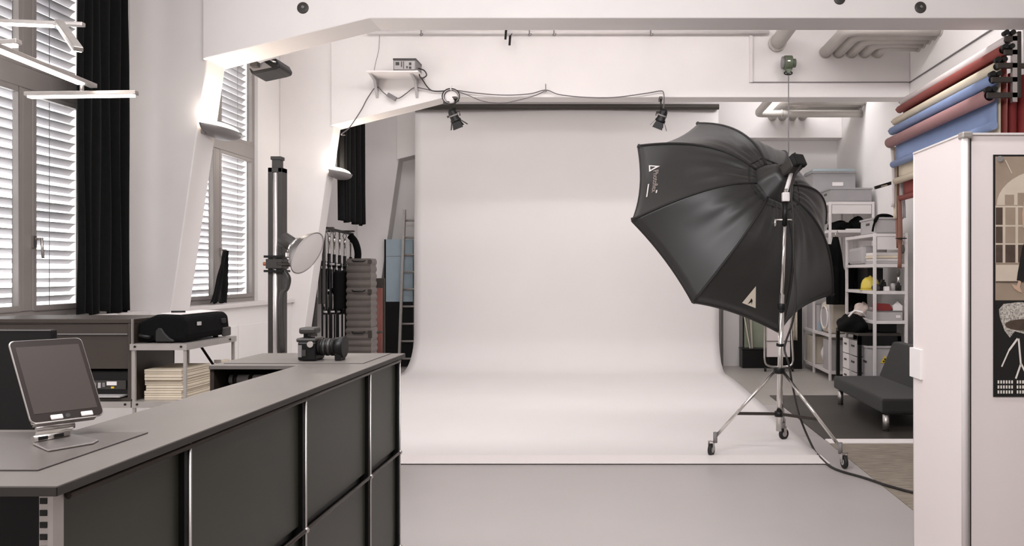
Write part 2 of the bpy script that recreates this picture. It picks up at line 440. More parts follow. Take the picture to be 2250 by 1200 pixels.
for (px, py, lab) in ((1112, 76, 'black peg hanging from the beam pipe, the upper left of two'), (1121, 89, 'black peg hanging from the beam pipe, the lower right of two')):
    p = at(px, py, 9.08)
    m = MB().cyl(p + Vector((0, 0, 0.055)), p + Vector((-0.008, 0, -0.055)), 0.013); m.cyl(p + Vector((0, 0, 0.05)), p + Vector((0.015, 0.04, 0.09)), 0.005)
    tag(m.build('black_peg', M_black), lab, 'peg', 'black pegs on the beam pipe')

# ---- ventilation pipes in the middle bay and behind the second beam: from the right wall, bending into the next beam
def vent_pipes(n, xs, ys, ds, z, yend, r, labels, grp):
    for i in range(n):
        x = xs + ds * i; y = ys + ds * i; R = 0.12
        pts = [(XR, y, z), (x + R, y, z)] + [(x + R - R * math.sin(t), y + R - R * math.cos(t), z) for t in [PI / 2 * k / 6 for k in range(1, 6)]] + [(x, y + R, z), (x, yend, z)]
        q = thing('ventilation_pipe', labels[i], 'pipe', (x, y, z - r), grp)
        MB().tube(pts, r, 16).build('tube', M_pipe, q)
        MB().cyl((XR - 0.02, y, z), (XR, y, z), r * 1.1, n=20).build('wall_collar', M_pipe, q)
        MB().cyl((x, yend - 0.02, z), (x, yend, z), r * 1.1, n=20).build('beam_collar', M_pipe, q)
ordn = ['nearest', 'second nearest', 'middle', 'second farthest', 'farthest']
vent_pipes(5, 2.42, 8.33, 0.15, 3.95, 9.2, 0.066, ['grey ventilation pipe under the ceiling at right, %s of five' % o for o in ordn], 'grey ventilation pipes in the middle bay')
vent_pipes(4, 2.35, 10.85, 0.15, 3.75, 11.96, 0.062, ['grey ventilation pipe behind the second beam, %s of four' % o for o in ('nearest', 'second', 'third', 'farthest')], 'grey ventilation pipes in the rear bay')
q = thing('ventilation_pipe', 'short straight pipe entering the second beam, left of the green hoist', 'pipe', (1.86, 8.5, 3.95))
MB().cyl((1.86, 6.66, 4.05), (1.86, 9.2, 4.05), 0.085, n=24).build('tube', M_pipe, q)
MB().cyl((1.86, 9.12, 4.05), (1.86, 9.2, 4.05), 0.1, n=24).build('beam_collar', M_pipe, q)
q = thing('ventilation_pipe', 'bent pipe running behind the hoist cable under the rear ceiling', 'pipe', (1.9, 11.0, 3.6))
MB().tube(spline([(1.95, 9.46, 3.60), (1.95, 10.6, 3.60), (1.96, 10.9, 3.60), (2.05, 11.0, 3.60), (2.6, 11.0, 3.60), (XR, 11.0, 3.60)], 6), 0.05, 14).build('tube', M_pipe, q)
MB().cyl((2.28, 11.0, 3.60), (2.3, 11.0, 3.60), 0.057, n=18).build('joint_ring', M_pipe, q)

# ================================================================== UPLIGHTS ON THE COLUMNS
def uplight(label, yc, z0):
    xf = -3.27 - 0.45 * (3.11 - z0) / 3.11
    xw = xf + 0.03
    r = thing('wall_uplight', label, 'wall lamp', (xw, yc, z0 - 0.08), 'boat shaped wall uplights')
    a, b, h = 0.30, 0.15, 0.085
    def P(th, rr, dz=0.0, k=1.0):
        x = xw + b * rr * math.sin(th) * k; y = yc - a * rr * math.cos(th) * k
        return Vector((x, y, z0 - 0.1 * (x - xw) - h * math.sqrt(max(0, 1 - rr * rr)) + dz))
    MB().grid(lambda u, v: P(PI * u, v), 28, 12).grid(lambda u, v: P(0, 1) * (1 - u) + P(PI, 1) * u + Vector((0, 0, -h * math.sqrt(max(0, 1 - (2 * u - 1) ** 2)) * v)), 20, 4).build('bowl', M_mgrey, r, solid=0.004)
    MB().grid(lambda u, v: P(PI * u, v, 0, 0.95) + Vector((0, 0, h * math.sqrt(max(0, 1 - v * v)) - 0.002 + 0.055 * (1 - v * v) ** 0.5)), 28, 6).build('diffuser', M_lamp2, r)
    MB().box(xf - 0.005, xw - 0.003, yc - 0.2, yc - 0.02, z0 - 0.07, z0 - 0.02).build('back_plate', M_mgrey, r)
    for dy, e in ((-0.26, 2.6), (-0.06, 3.4)):
        d = bpy.data.lights.new('uplight_bulb', 'POINT'); d.energy = e; d.color = (1, 0.9, 0.8); d.shadow_soft_size = 0.05
        o = bpy.data.objects.new('uplight_bulb', d); COL.objects.link(o); o.location = (xw + 0.07, yc + dy, z0 + 0.09)
    return r
uplight('glowing boat shaped uplight on the first column', 6.63, 2.60)
uplight('glowing boat shaped uplight on the second column', 9.48, 2.60)

# black speaker-like box under the first beam
r = thing('wall_speaker', 'black box with grey face mounted under the first beam', 'speaker', at(580, 150, 6.85))
Y = 6.72
MB().prism([at(546, 149, Y), at(552, 163, Y), at(600, 153, Y), at(612, 149, Y), at(614, 141, Y), at(606, 127, Y), at(580, 134, Y)], (0, 0.28, 0)).build('housing', M_black, r, bevel=0.012)
MB().prism([at(549, 149, Y - .004), at(556, 156, Y - .004), at(597, 148, Y - .004), at(580, 136, Y - .004)], (0, 0.01, 0)).build('face_plate', M_mgrey, r)
MB().cyl(at(594, 132, Y - .01), at(606, 137, Y - .01), 0.006).build('bar', M_alu, r)
MB().box(-3.06, -3.0, 6.66, 6.74, 3.13, 3.17).build('bracket', M_dgrey, r)

# ================================================================== PENDANT LAMP top left
r = thing('linear_pendant_lamp', 'branching ceiling pendant of glowing linear bars at upper left', 'pendant lamp', at(-40, 120, 2.7))
def lbar(p0, p1, w=0.022, em=(0.03, 0.97)):
    p0 = Vector(p0); p1 = Vector(p1); d = p1 - p0
    a = MB().bar(p0, p1, w, 0.014).build('light_bar', M_alu, r, bevel=0.002)
    dn = Vector((0, 0, -0.009))
    MB().bar(p0 + d * em[0] + dn, p0 + d * em[1] + dn, w * 0.9, 0.008).build('diffuser', M_lamp, a)
lbar(at(57, 207, 2.6), at(301, 204, 2.6))
lbar(at(-30, 92, 2.15), at(206, 189, 2.62), 0.024, (0.02, 0.86))
lbar(at(-60, 44, 2.75), at(184, 54, 2.75), 0.02, (0.05, 0.72))
lbar(at(130, 48, 2.7), at(172, 108, 2.4), 0.026, (0.06, 0.95))
lbar(at(-60, 99, 2.3), at(42, 92, 2.3), 0.024, (0.05, 0.92))
for (p, q2) in ((at(180, 182, 2.6), at(180, 206, 2.6)), (at(-35, 40, 2.75), at(-35, 100, 2.2)), (at(130, 46, 2.74), at(131, 52, 2.7))):
    MB().cyl(p, q2, 0.006).build('stem', M_alu, r)
pt = at(-35, 40, 2.75)
MB().cyl(pt, (pt.x, pt.y, ZC), 0.006).build('hanging_rod', M_alu, r)
MB().cyl((pt.x, pt.y, ZC - 0.03), (pt.x, pt.y, ZC), 0.06).build('ceiling_rose', M_alu, r)

# ================================================================== BACKDROP PAPER
r = thing('backdrop_paper', 'huge white seamless paper backdrop sweeping from the wall onto the floor', 'backdrop', (-0.7, 11.5, 0))
prof = [(5.80, 0.012), (5.95, 0.008), (7.0, 0.007), (9.0, 0.007), (10.4, 0.008)]
for k in range(0, 13):
    t = PI / 2 * k / 12; prof.append((10.98 + 0.5 * math.sin(t), 0.508 - 0.5 * math.cos(t)))
prof += [(11.485, 1.0), (11.49, 2.0), (11.53, 3.0), (11.535, 3.80)]
def bp(u, v):
    i = v * (len(prof) - 1); k = min(int(i), len(prof) - 2); t = i - k
    y = prof[k][0] * (1 - t) + prof[k + 1][0] * t; z = prof[k][1] * (1 - t) + prof[k + 1][1] * t
    s = min(1, max(0, (y - 10.2) / 1.3))
    xl, xr = -3.06 + 0.15 * s, 1.555 - 0.065 * s
    return Vector((xl + (xr - xl) * u, y + (0.02 * math.sin(2.2 * PI * u + 1) * s), z))
MB().grid(bp, 40, (len(prof) - 1) * 2).build('paper_sheet', M_paper, r, solid=0.002)
MB().cyl((-2.95, 11.5, 3.80), (1.49, 11.5, 3.80), 0.04).build('core_tube', M_roof, r)
for x in (-2.93, 1.47): MB().box(x - 0.015, x + 0.015, 11.48, 11.955, 3.78, 3.82).build('wall_bracket', M_darkm, r)
tag(MB().box(-3.06, 1.56, 5.79, 6.06, 0.0135, 0.0155).build('floor_tape', M_tape), 'wide white tape along the front edge of the backdrop paper', 'tape')

# ================================================================== BEAM 2: SHELF, PROJECTOR, CABLES, SPOTS, HOIST
YF = 9.2
r = thing('wall_shelf', 'small white shelf with two brackets on the second beam', 'shelf', at(868, 175, 9.1))
zs = EYE + 444 * 8.9 / FPX
sx0, sx1 = at(806, 0, 8.9).x, at(920, 0, 8.9).x
MB().box(sx0, sx1, 8.87, YF, zs - 0.02, zs).build('board', M_white, r, bevel=0.004)
for px in (826, 914):
    x = at(px, 0, 9.15).x
    MB().prism([(x - .015, YF, zs - 0.02), (x - .015, 8.92, zs - 0.02), (x - .015, 9.1, zs - 0.06), (x - .015, YF, zs - 0.24)], (0.03, 0, 0)).build('bracket', M_lgrey, r)
r = thing('projector_box', 'grey control unit with ports sitting on the small wall shelf', 'control unit', at(890, 155, 9.0))
bx0, bx1 = at(864, 0, 8.93).x, at(910, 0, 8.93).x
MB().box(bx0, bx1 + 0.02, 8.93, 9.19, zs + 0.002, zs + 0.145).build('housing', M_mgrey, r, bevel=0.006)
MB().box(bx0 + 0.012, bx1 + 0.008, 8.922, 8.93, zs + 0.022, zs + 0.118).build('front_panel', M_lgrey, r)
for (a, b, c, d) in ((0.03, 0.07, 0.07, 0.105), (0.09, 0.1, 0.05, 0.11), (0.115, 0.122, 0.03, 0.112), (0.15, 0.165, 0.035, 0.06), (0.18, 0.205, 0.07, 0.1), (0.18, 0.205, 0.03, 0.055)):
    MB().box(bx0 + a, bx0 + b, 8.917, 8.923, zs + c, zs + d).build('port', M_dgrey, r)
MB().box(bx0, bx1 + 0.02, 8.926, 8.932, zs + 0.002, zs + 0.016).build('base_strip', M_dgrey, r)
MB().box(bx0 - 0.002, bx1 + 0.022, 8.925, 9.19, zs + 0.128, zs + 0.149).build('top_cover', M_dgrey, r)

def cable(name, label, pts, rad=0.006, m=M_cable, seg=7, cat='cable', grp=None):
    return tag(MB().tube(spline(pts, seg), rad, 8).build(name, m), label, cat, grp)
YC = 9.16
cable('power_cable', 'dark cable running from the control unit to the left spotlight coil', [at(918, 150, 9.05), at(932, 155, 9.0), at(937, 166, 9.0), at(925, 172, 8.95), at(921, 160, 9.0), at(930, 178, YC), at(945, 197, YC), at(962, 201, YC), at(985, 199, YC)], 0.007)
cable('power_cable', 'thin grey cable dangling from shelf bracket down behind the haunch', [at(758, 297, 9.3), at(750, 295, 9.12), at(768, 280, 9.12), at(793, 243, YC), at(808, 215, YC), at(827, 191, YC), at(842, 203, YC), at(855, 213, YC), at(862, 213, YC), at(876, 216, YC), at(893, 205, YC), at(910, 193, YC), at(930, 195, YC), at(955, 200, YC), at(985, 199, YC)], 0.006, M_cable2)
cable('power_cable', 'grey cable drooping along the beam between the two spotlights', [at(1000, 198, YC), at(1050, 205, YC), at(1110, 209, YC), at(1165, 206, YC), at(1199, 198, YC), at(1230, 208, YC), at(1290, 214, YC), at(1350, 214, YC), at(1420, 205, YC), at(1450, 200, YC), at(1458, 204, YC), at(1459, 225, 9.1), at(1457, 243, 9.1)], 0.006, M_cable2)
cable('power_cable', 'second cable loop hanging low from the beam centre hook', [at(1004, 200, YC), at(1030, 210, YC), at(1060, 222, YC), at(1100, 227, 9.12), at(1140, 220, YC), at(1175, 210, YC), at(1197, 200, YC)], 0.005, M_cable2)
cable('thin_wire', 'thin wire rising from the small shelf towards the beam pipe', [at(822, 155, YC), at(826, 135, YC), at(832, 110, YC), at(834, 78, YC)], 0.003, M_cable2)
p = at(861, 213, 9.14)
tag(MB().obox(p, (0.05, 0, -0.028), (0, 0.02, 0), (0.012, 0, 0.022)).build('cable_adapter', M_mgrey, bevel=0.006), 'small grey adapter hanging in the thin cable below the shelf', 'adapter')
# coil
c = at(992, 213, 9.12)
r = thing('cable_coil', 'coiled dark cable with a white disc hung on the beam', 'cable coil', c)
for k in range(4):
    pts = [c + Vector(((0.075 + 0.008 * k) * math.cos(t), -0.012 * k, (0.07 + 0.006 * k) * math.sin(t))) for t in [2 * PI * i / 24 for i in range(24)]]
    MB().tube(pts, 0.007, 8, True).build('loop', M_cable if k % 2 else M_white, r)
MB().cyl(c + Vector((0, 0.03, 0.0)), c + Vector((0, 0.0, 0.0)), 0.062, n=28).build('disc', M_white, r)
MB().box(c.x + 0.008, c.x + 0.03, c.y - 0.004, c.y + 0.001, c.z - 0.01, c.z + 0.002).build('mark', M_black, r)
MB().tube([c + Vector((0.0, 0.03, 0.13)), c + Vector((0.0, -0.03, 0.11)), c + Vector((0, -0.04, 0.08)), c + Vector((0.0, -0.02, 0.07))], 0.008).build('hook', M_white, r)
MB().box(c.x - 0.09, c.x - 0.02, c.y - 0.03, c.y + 0.0, c.z - 0.09, c.z - 0.055).build('buckle', M_dgrey, r, bevel=0.004)
p = at(1199, 198, 9.15); tag(MB().cyl(p + Vector((0, 0, 0.07)), p + Vector((0, 0, -0.01)), 0.005).cyl(p + Vector((0, .05, 0)), p + Vector((0, -0.02, 0)), 0.008).build('cable_hook', M_mgrey), 'hook at the beam centre holding up the drooping cable', 'hook')

# spotlights
def spotlight(px, py, label, flip):
    p = at(px, py, 9.06); s = -1 if flip else 1
    r = thing('spotlight', label, 'spotlight', p, 'black barn-door spotlights under the second beam')
    MB().cyl((p.x, p.y, p.z + 0.22), (p.x, p.y, p.z + 0.06), 0.009).build('hanger', M_black, r)
    MB().box(p.x - 0.02, p.x + 0.02, p.y - 0.02, YF - 0.001, p.z + 0.205, p.z + 0.235).build('clamp', M_darkm, r, bevel=0.003)
    MB().tube([p + Vector((-0.055, 0, 0.02)), p + Vector((-0.05, 0, 0.065)), p + Vector((0.05, 0, 0.065)), p + Vector((0.055, 0, 0.02))], 0.006).build('yoke', M_darkm, r)
    d = Vector((0.35 * s, 0.25, -0.9)).normalized(); c = p + Vector((-0.02 * s, 0, 0.03))
    MB().lathe([(0.0, -0.07), (0.035, -0.065), (0.048, -0.03), (0.05, 0.05), (0.06, 0.06), (0.06, 0.085), (0.05, 0.085), (0.045, 0.05)], c, d, 20).build('can', M_black, r)
    MB().cyl(c + d * 0.0, c + d * 0.018, 0.054, n=20).build('cooling_ring', M_mgrey, r)
    e = c + d * 0.085; u = d.cross(Vector((0, 1, 0))).normalized(); v = d.cross(u)
    for (w, l, b) in ((u, 0.085, 0.75), (-u, 0.075, 0.5), (v, 0.08, 0.3), (-v, 0.075, 0.7)):
        o = d.cross(w).normalized(); t = (d + w * b).normalized(); q = e + w * 0.055
        MB().prism([q - o * 0.045, q + o * 0.045, q + o * 0.06 + t * l, q - o * 0.06 + t * l], w * 0.004).build('barn_door', M_black, r)
    MB().cyl(c + u * 0.05, c - u * 0.075, 0.012).build('knob', M_darkm, r)
spotlight(1000, 258, 'black barn-door spotlight under the beam at left, below the cable coil', False)
spotlight(1452, 258, 'black barn-door spotlight under the beam at right, above the octagonal softbox', True)

# hoist
p = at(1732, 138, 9.08)
r = thing('spring_balancer', 'green spring balancer hoist hanging on the second beam', 'hoist', p)
MB().cyl(p + Vector((-0.05, 0, 0.0)), p + Vector((0.045, 0, 0)), 0.082, n=28).build('drum', M_green, r, bevel=0.012)
MB().cyl(p + Vector((0.045, 0, -0.005)), p + Vector((0.085, 0, -0.005)), 0.05, n=24).build('spring_housing', M_green, r, bevel=0.006)
MB().cyl(p + Vector((-0.075, 0, 0)), p + Vector((-0.05, 0, 0)), 0.07, n=24).build('side_cover', M_mgrey, r, bevel=0.005)
MB().prism([p + Vector((-0.045, -0.03, -0.06)), p + Vector((0.04, -0.03, -0.06)), p + Vector((0.015, -0.03, -0.125)), p + Vector((-0.012, -0.03, -0.125))], (0, 0.06, 0)).build('nose', M_green, r, bevel=0.006)
MB().tube([p + Vector((0.045 * math.cos(t), 0, -0.118 + 0.018 * math.sin(t))) for t in [2 * PI * i / 16 for i in range(16)]], 0.008, 8, True).build('cable_guide', M_black, r)
MB().box(p.x - 0.02, p.x + 0.02, p.y + 0.05, YF, p.z - 0.03, p.z + 0.03).build('mount', M_darkm, r)
MB().box(p.x - 0.025, p.x + 0.005, p.y - 0.088, p.y - 0.078, p.z - 0.006, p.z + 0.006).build('name_plate', M_alu, r)
MB().cyl(p + Vector((0.003, 0, -0.12)), (p.x + 0.003, p.y, at(0, 372, 9.08).z), 0.006, n=8).build('steel_rope', M_mgrey, r)

# ================================================================== OCTAGONAL SOFTBOX
SY = 6.35
ring = at(1701, 405, SY)
az, el = -0.528, -0.515
nrm = Vector((math.cos(el) * math.sin(az), math.cos(el) * math.cos(az), math.sin(el)))
ux = nrm.cross(Vector((0, 0, 1))).normalized(); vx = ux.cross(nrm)
k_ = SY / 6.05
DEP, RAD, ROLL = 0.510 * k_, 0.9907 * k_, 1.598
def orad(a): return ux * math.cos(a) + vx * math.sin(a)
R0 = 0.185
def rib(kf, t):
    a = ROLL + kf * PI / 4; rd = orad(a)
    b = 4 * t * (1 - t)
    return ring + rd * (R0 + (RAD - R0) * t + 0.03 * b) + nrm * (DEP * t - 0.155 * b * (1 - 0.35 * t))
def opanel(k, u, t, off=0.0):
    p = rib(k, t) * (1 - u) + rib(k + 1, t) * u
    am = orad(ROLL + (k + 0.5) * PI / 4)
    sag = 4 * u * (1 - u) * (0.035 * t + 0.02 * t * t)
    w = 0.012 * math.sin(9 * t + 5 * u + k) * u * (1 - u) * 4 * math.sin(PI * min(1, t * 1.2)) * (0.3 + (1 - t))
    w += 0.007 * math.sin(24 * u + 2.5 * k + 2 * t) * math.sin(PI * u) * max(0, 1 - 1.3 * t) * min(1, 8 * t)
    return p - am * (sag - 0.55 * w) + nrm * (0.3 * sag) - nrm * w + (am * 0.55 - nrm * 0.75) * off
r = thing('octagonal_softbox', 'large black octagonal softbox turned to the backdrop', 'softbox', ring)
SOFT = r
for k in range(8):
    MB().grid(lambda u, v: opanel(k, u, v), 32, 22).build('panel', M_octa, r, solid=0.003)
    MB().tube([rib(k, t / 16.0) + (orad(ROLL + k * PI / 4) * 0.4 - nrm * 0.7) * 0.004 for t in range(17)], 0.009, 8).build('rib', M_rib, r)
    e = rib(k, 1.0); rd = orad(ROLL + k * PI / 4)
    MB().cyl(e - rd * 0.1 - nrm * 0.03, e + rd * 0.012 + nrm * 0.01, 0.02, 0.018, 10).build('corner_sleeve', M_rib, r)
m = MB()
for k in range(8):
    m.grid(lambda u, v: opanel(k, u, 1.0) + nrm * (0.035 * v), 10, 1)
m.build('rim_lip', M_rib, r, solid=0.003)
m = MB()
for k in range(8):
    m.grid(lambda u, v: (ring + nrm * (DEP - 0.05)) * (1 - v) + (opanel(k, u, 0.93) + nrm * 0.035) * v, 8, 4)
m.build('front_diffuser', M_octain, r)
# slack collar around the speed ring
def collar(u, v):
    a = ROLL + u * 2 * PI
    rr = R0 * (1 - v) + 0.072 * v + 0.012 * math.sin(6 * a + 3 * v) * math.sin(PI * v)
    kf = u * 8; kk = int(kf) % 8; fu = kf - int(kf)
    base = opanel(kk, fu, 0.0)
    return base * (1 - v) + (ring + orad(a) * rr - nrm * (0.17 * v)) * v
MB().grid(collar, 64, 8, True, True).build('collar', M_octa, r, solid=0.003)
m = MB()
for k in range(8): m.cyl(opanel(k, 0, 0.075), opanel(k, 1, 0.075), 0.006, n=6)
m.build('collar_seam', M_rib, r)
# emblem + lettering on the panels, following the cloth
def mapped_text(txt, k, uc, tc, size, name, m, parent, align=0):
    cu = bpy.data.curves.new('lettering', 'FONT'); cu.body = txt; cu.size = size; cu.resolution_u = 2; cu.align_x = 'CENTER'
    tmp = bpy.data.objects.new('lettering', cu); COL.objects.link(tmp)
    me = bpy.data.meshes.new_from_object(tmp.evaluated_get(bpy.context.evaluated_depsgraph_get()))
    bpy.data.objects.remove(tmp); bpy.data.curves.remove(cu)
    L = (rib(k + 1, tc) - rib(k, tc)).length; T = (rib(k, 1) - rib(k, 0)).length
    mb = MB(); vs = [opanel(k, uc + v.co.x / L, tc - v.co.y / T, 0.006) for v in me.vertices]
    mb.add(vs, [list(p.vertices) for p in me.polygons])
    bpy.data.meshes.remove(me)
    return mb.build(name, m, parent)
def mapped_poly(k, pts, name, m, parent, off=0.006):
    mb = MB(); mb.add([opanel(k, u, t, off) for u, t in pts], [list(range(len(pts)))])
    return mb.build(name, m, parent)
mapped_poly(1, [(0.27, 0.94), (0.36, 0.94), (0.315, 0.85)], 'emblem', M_white, r)
mapped_poly(1, [(0.29, 0.93), (0.34, 0.93), (0.315, 0.885)], 'emblem_core', M_octa, r, 0.009)
mapped_text('Photoflex', 1, 0.52, 0.905, 0.062, 'lettering', M_letter, r)
mapped_poly(1, [(0.53, 0.945), (0.72, 0.945), (0.72, 0.935), (0.53, 0.935)], 'lettering_bar', M_white, r)
mapped_poly(1, [(0.67, 0.87), (0.715, 0.87), (0.715, 0.86), (0.67, 0.86)], 'lettering_bar', M_white, r)
mapped_poly(3, [(0.50, 0.93), (0.665, 0.93), (0.56, 0.78)], 'emblem', M_beige, r)
mapped_poly(3, [(0.57, 0.875), (0.595, 0.885), (0.605, 0.92), (0.59, 0.90), (0.565, 0.925), (0.572, 0.89)], 'emblem_core', M_black, r, 0.009)

# strobe head
back = -nrm
r = thing('studio_strobe', 'dark grey strobe head plugged into the back of the softbox', 'strobe', ring + back * 0.28)
c0 = ring + back * 0.1
side = back.cross(Vector((0, 0, 1))).normalized(); upv = side.cross(back).normalized()
MB().obox(c0 + back * 0.115, side * 0.062, upv * 0.046, back * 0.085).build('housing', M_dgrey, r, bevel=0.018, seg=3)
MB().obox(c0 + back * 0.215, side * 0.058, upv * 0.052, back * 0.025).build('rear_panel', M_black, r, bevel=0.012)
MB().cyl(c0 + back * -0.02, c0 + back * 0.06, 0.078, 0.07, 24).build('speed_ring', M_darkm, r)
MB().obox(c0 + back * 0.115 - side * 0.063, side * 0.002, upv * 0.012, back * 0.045).build('label_plate', M_lgrey, r)
MB().tube([c0 + back * 0.21 + upv * 0.045, c0 + back * 0.215 + upv * 0.07, c0 + back * 0.15 + upv * 0.08, c0 + back * 0.08 + upv * 0.045], 0.008).build('handle', M_rubber, r)
# stand
PY = 6.05
hub = at(1712, 815, PY); top = at(1727, 415, PY)
r = thing('rolling_light_stand', 'chrome rolling stand with three castor legs carrying the softbox', 'light stand', (hub.x, hub.y, 0))
ax = (top - hub); pole = lambda q: hub + ax * q
low = Vector((hub.x - 0.004, hub.y, 0.2))
MB().cyl(low, pole(0.42), 0.021).build('lower_tube', M_chrome, r)
MB().cyl(pole(0.35), pole(0.86), 0.015).build('middle_tube', M_chrome, r)
MB().cyl(pole(0.80), pole(0.93), 0.02).build('upper_tube', M_black, r)
MB().cyl(pole(0.92), pole(1.0), 0.014).build('spigot', M_chrome, r)
MB().cyl(pole(0.33), pole(0.37), 0.032).build('height_clamp', M_black, r, bevel=0.004)
MB().cyl(pole(0.135), pole(0.15), 0.03).build('cable_clip', M_black, r)
kn = MB().cyl(pole(0.83) - Vector((0.07, 0, 0)), pole(0.83) + Vector((0.06, 0, 0)), 0.007)
kn.cyl(pole(0.83) - Vector((0.075, 0, 0.05)), pole(0.83) - Vector((0.072, 0, -0.005)), 0.009); kn.cyl(pole(0.83) + Vector((0.062, 0, -0.045)), pole(0.83) + Vector((0.062, 0, 0.005)), 0.009)
kn.build('clamp_handle', M_chrome, r)
MB().obox(pole(0.955), (0.028, 0, 0), (0, 0.025, 0), (0, 0, 0.035)).build('tilt_bracket', M_white, r, bevel=0.008)
q0 = pole(0.985); MB().cyl(q0, c0 + back * 0.1 - upv * 0.042, 0.016).build('tilt_stem', M_white, r)
MB().cyl(hub + Vector((0, 0, -0.02)), hub + Vector((0, 0, 0.025)), 0.045, n=24).build('leg_hub', M_black, r, bevel=0.006)
sl = Vector((hub.x - 0.003, hub.y, 0.33))
MB().cyl(sl + Vector((0, 0, -0.02)), sl + Vector((0, 0, 0.02)), 0.032, n=20).build('brace_collar', M_black, r)
def floorp(px, py): Yf = FPX * EYE / (py - CY); return Vector(((px - CX) * Yf / FPX, Yf, 0))
for (px, py) in ((1563, 1003), (1722, 967), (1855, 1031)):
    w = floorp(px, py); d = (w - Vector((hub.x, hub.y, 0))).normalized()
    e = Vector((w.x, w.y, 0.15)) - d * 0.03; st = hub + d * 0.035 + Vector((0, 0, -0.005))
    lg = MB().cyl(st, e, 0.0125).build('leg', M_chrome, r)
    mid = st + (e - st) * ((st.z - 0.33) / (st.z - e.z))
    MB().bar(sl + d * 0.03, mid, 0.014, 0.022).build('brace', M_darkm, r)
    cs = MB().cyl(e + Vector((0, 0, 0.035)), e + Vector((0, 0, -0.045)), 0.016).build('castor_socket', M_mgrey, r)
    t = d.cross(Vector((0, 0, 1))) if px != 1722 else Vector((0.5, -0.85, 0)).normalized()
    if px == 1855: t = Vector((1, 0.15, 0)).normalized()
    if px == 1563: t = Vector((0.85, -0.5, 0)).normalized()
    wc = Vector((w.x, w.y, 0.052))
    MB().cyl(wc - t * 0.013, wc + t * 0.013, 0.047, n=26).build('wheel', M_rubber, lg, bevel=0.006)
    MB().cyl(wc - t * 0.016, wc + t * 0.016, 0.022, n=16).build('wheel_hub', M_lgrey, lg)
    MB().obox(wc + t * 0.02 + Vector((0, 0, 0.03)), t * 0.002, t.cross(Vector((0, 0, 1))) * 0.014, (0, 0, 0.035)).obox(wc - t * 0.02 + Vector((0, 0, 0.03)), t * 0.002, t.cross(Vector((0, 0, 1))) * 0.014, (0, 0, 0.035)).obox(wc + Vector((0, 0, 0.062)), t * 0.021, t.cross(Vector((0, 0, 1))) * 0.014, (0, 0, 0.003)).build('fork', M_alu, lg)
# strobe cable
fl = lambda px, py: floorp(px, py) + Vector((0, 0, 0.014))
cable('strobe_cable', 'black strobe cable falling along the stand and trailing over the floor', [c0 + back * 0.225 - upv * 0.045, at(1738, 410, 5.97), at(1743, 470, 5.96), at(1744, 560, 5.97), at(1749, 650, 5.97), at(1742, 705, 5.98), at(1727, 750, 6.0), at(1724, 770, 6.0), at(1733, 800, 5.98), at(1742, 850, 6.05), at(1757, 915, 6.4) + Vector((0, 0, 0)), fl(1785, 985), fl(1805, 1012), fl(1835, 1035), fl(1900, 1055), fl(1960, 1075), fl(2030, 1090), fl(2120, 1085)], 0.0085, M_cable, 8)

# ================================================================== RECEPTION COUNTER
FX = -0.80
r = thing('reception_counter', 'long dark grey modular reception counter in the left foreground', 'counter', (-1.05, 2.1, 0))
yL = [1.145, 1.498, 2.058, 2.600, 2.954]; zR = [0.045, 0.385, 0.735, 1.0745]
TB, TT = 1.0835, 1.097
top_poly = [(FX + 0.005, 1.134), (FX + 0.005, 3.004), (-1.335, 3.004), (-1.335, 2.611), (-1.044, 2.611), (-1.044, 1.54), (-1.335, 1.54), (-1.335, 1.134)]
MB().prism([(x, y, TB) for x, y in top_poly], (0, 0, TT - TB)).build('worktop', M_top, r, bevel=0.0015)
tp2 = [(FX + 0.0062, 1.1328), (FX + 0.0062, 3.005), (FX + 0.0045, 3.005), (FX + 0.0045, 1.1328)]
MB().prism([(x, y, TB - 0.001) for x, y in tp2], (0, 0, TT - TB - 0.001)).build('edge_band', M_edge, r)
MB().box(-1.335, FX + 0.005, 1.131, 1.1338, TB - 0.001, TT - 0.002).build('edge_band', M_edge, r)
for i in range(4):
    for j in range(3):
        MB().box(FX - 0.026, FX - 0.014, yL[i] + 0.012, yL[i + 1] - 0.013, zR[j] + (0.014 if j else 0.014), (1.0745 if j == 2 else zR[j + 1] - 0.012)).build('panel', M_panel, r, bevel=0.002)
MB().box(FX - 0.04, FX - 0.027, yL[0] + 0.03, yL[-1], 0.04, 1.076).build('backing', M_black, r)
for i, y in enumerate(yL[1:]):
    MB().cyl((FX - 0.001, y, 0.02), (FX - 0.001, y, 1.08), 0.0034, n=14).build('upright', M_alu, r)
    MB().box(FX - 0.032, FX - 0.003, y - 0.0155, y - 0.0035, 0.03, 1.08).build('shadow_profile', M_jet, r)
for z in zR:
    MB().cyl((FX - 0.001, yL[0] + 0.02, z), (FX - 0.001, yL[-1], z), 0.0055, n=12).build('rail', M_darkm, r)
for y in yL[1:]:
    for z in zR[:-1]: MB().sphere((FX, y, z), 0.0085, n=12).build('ball_joint', M_alu, r)
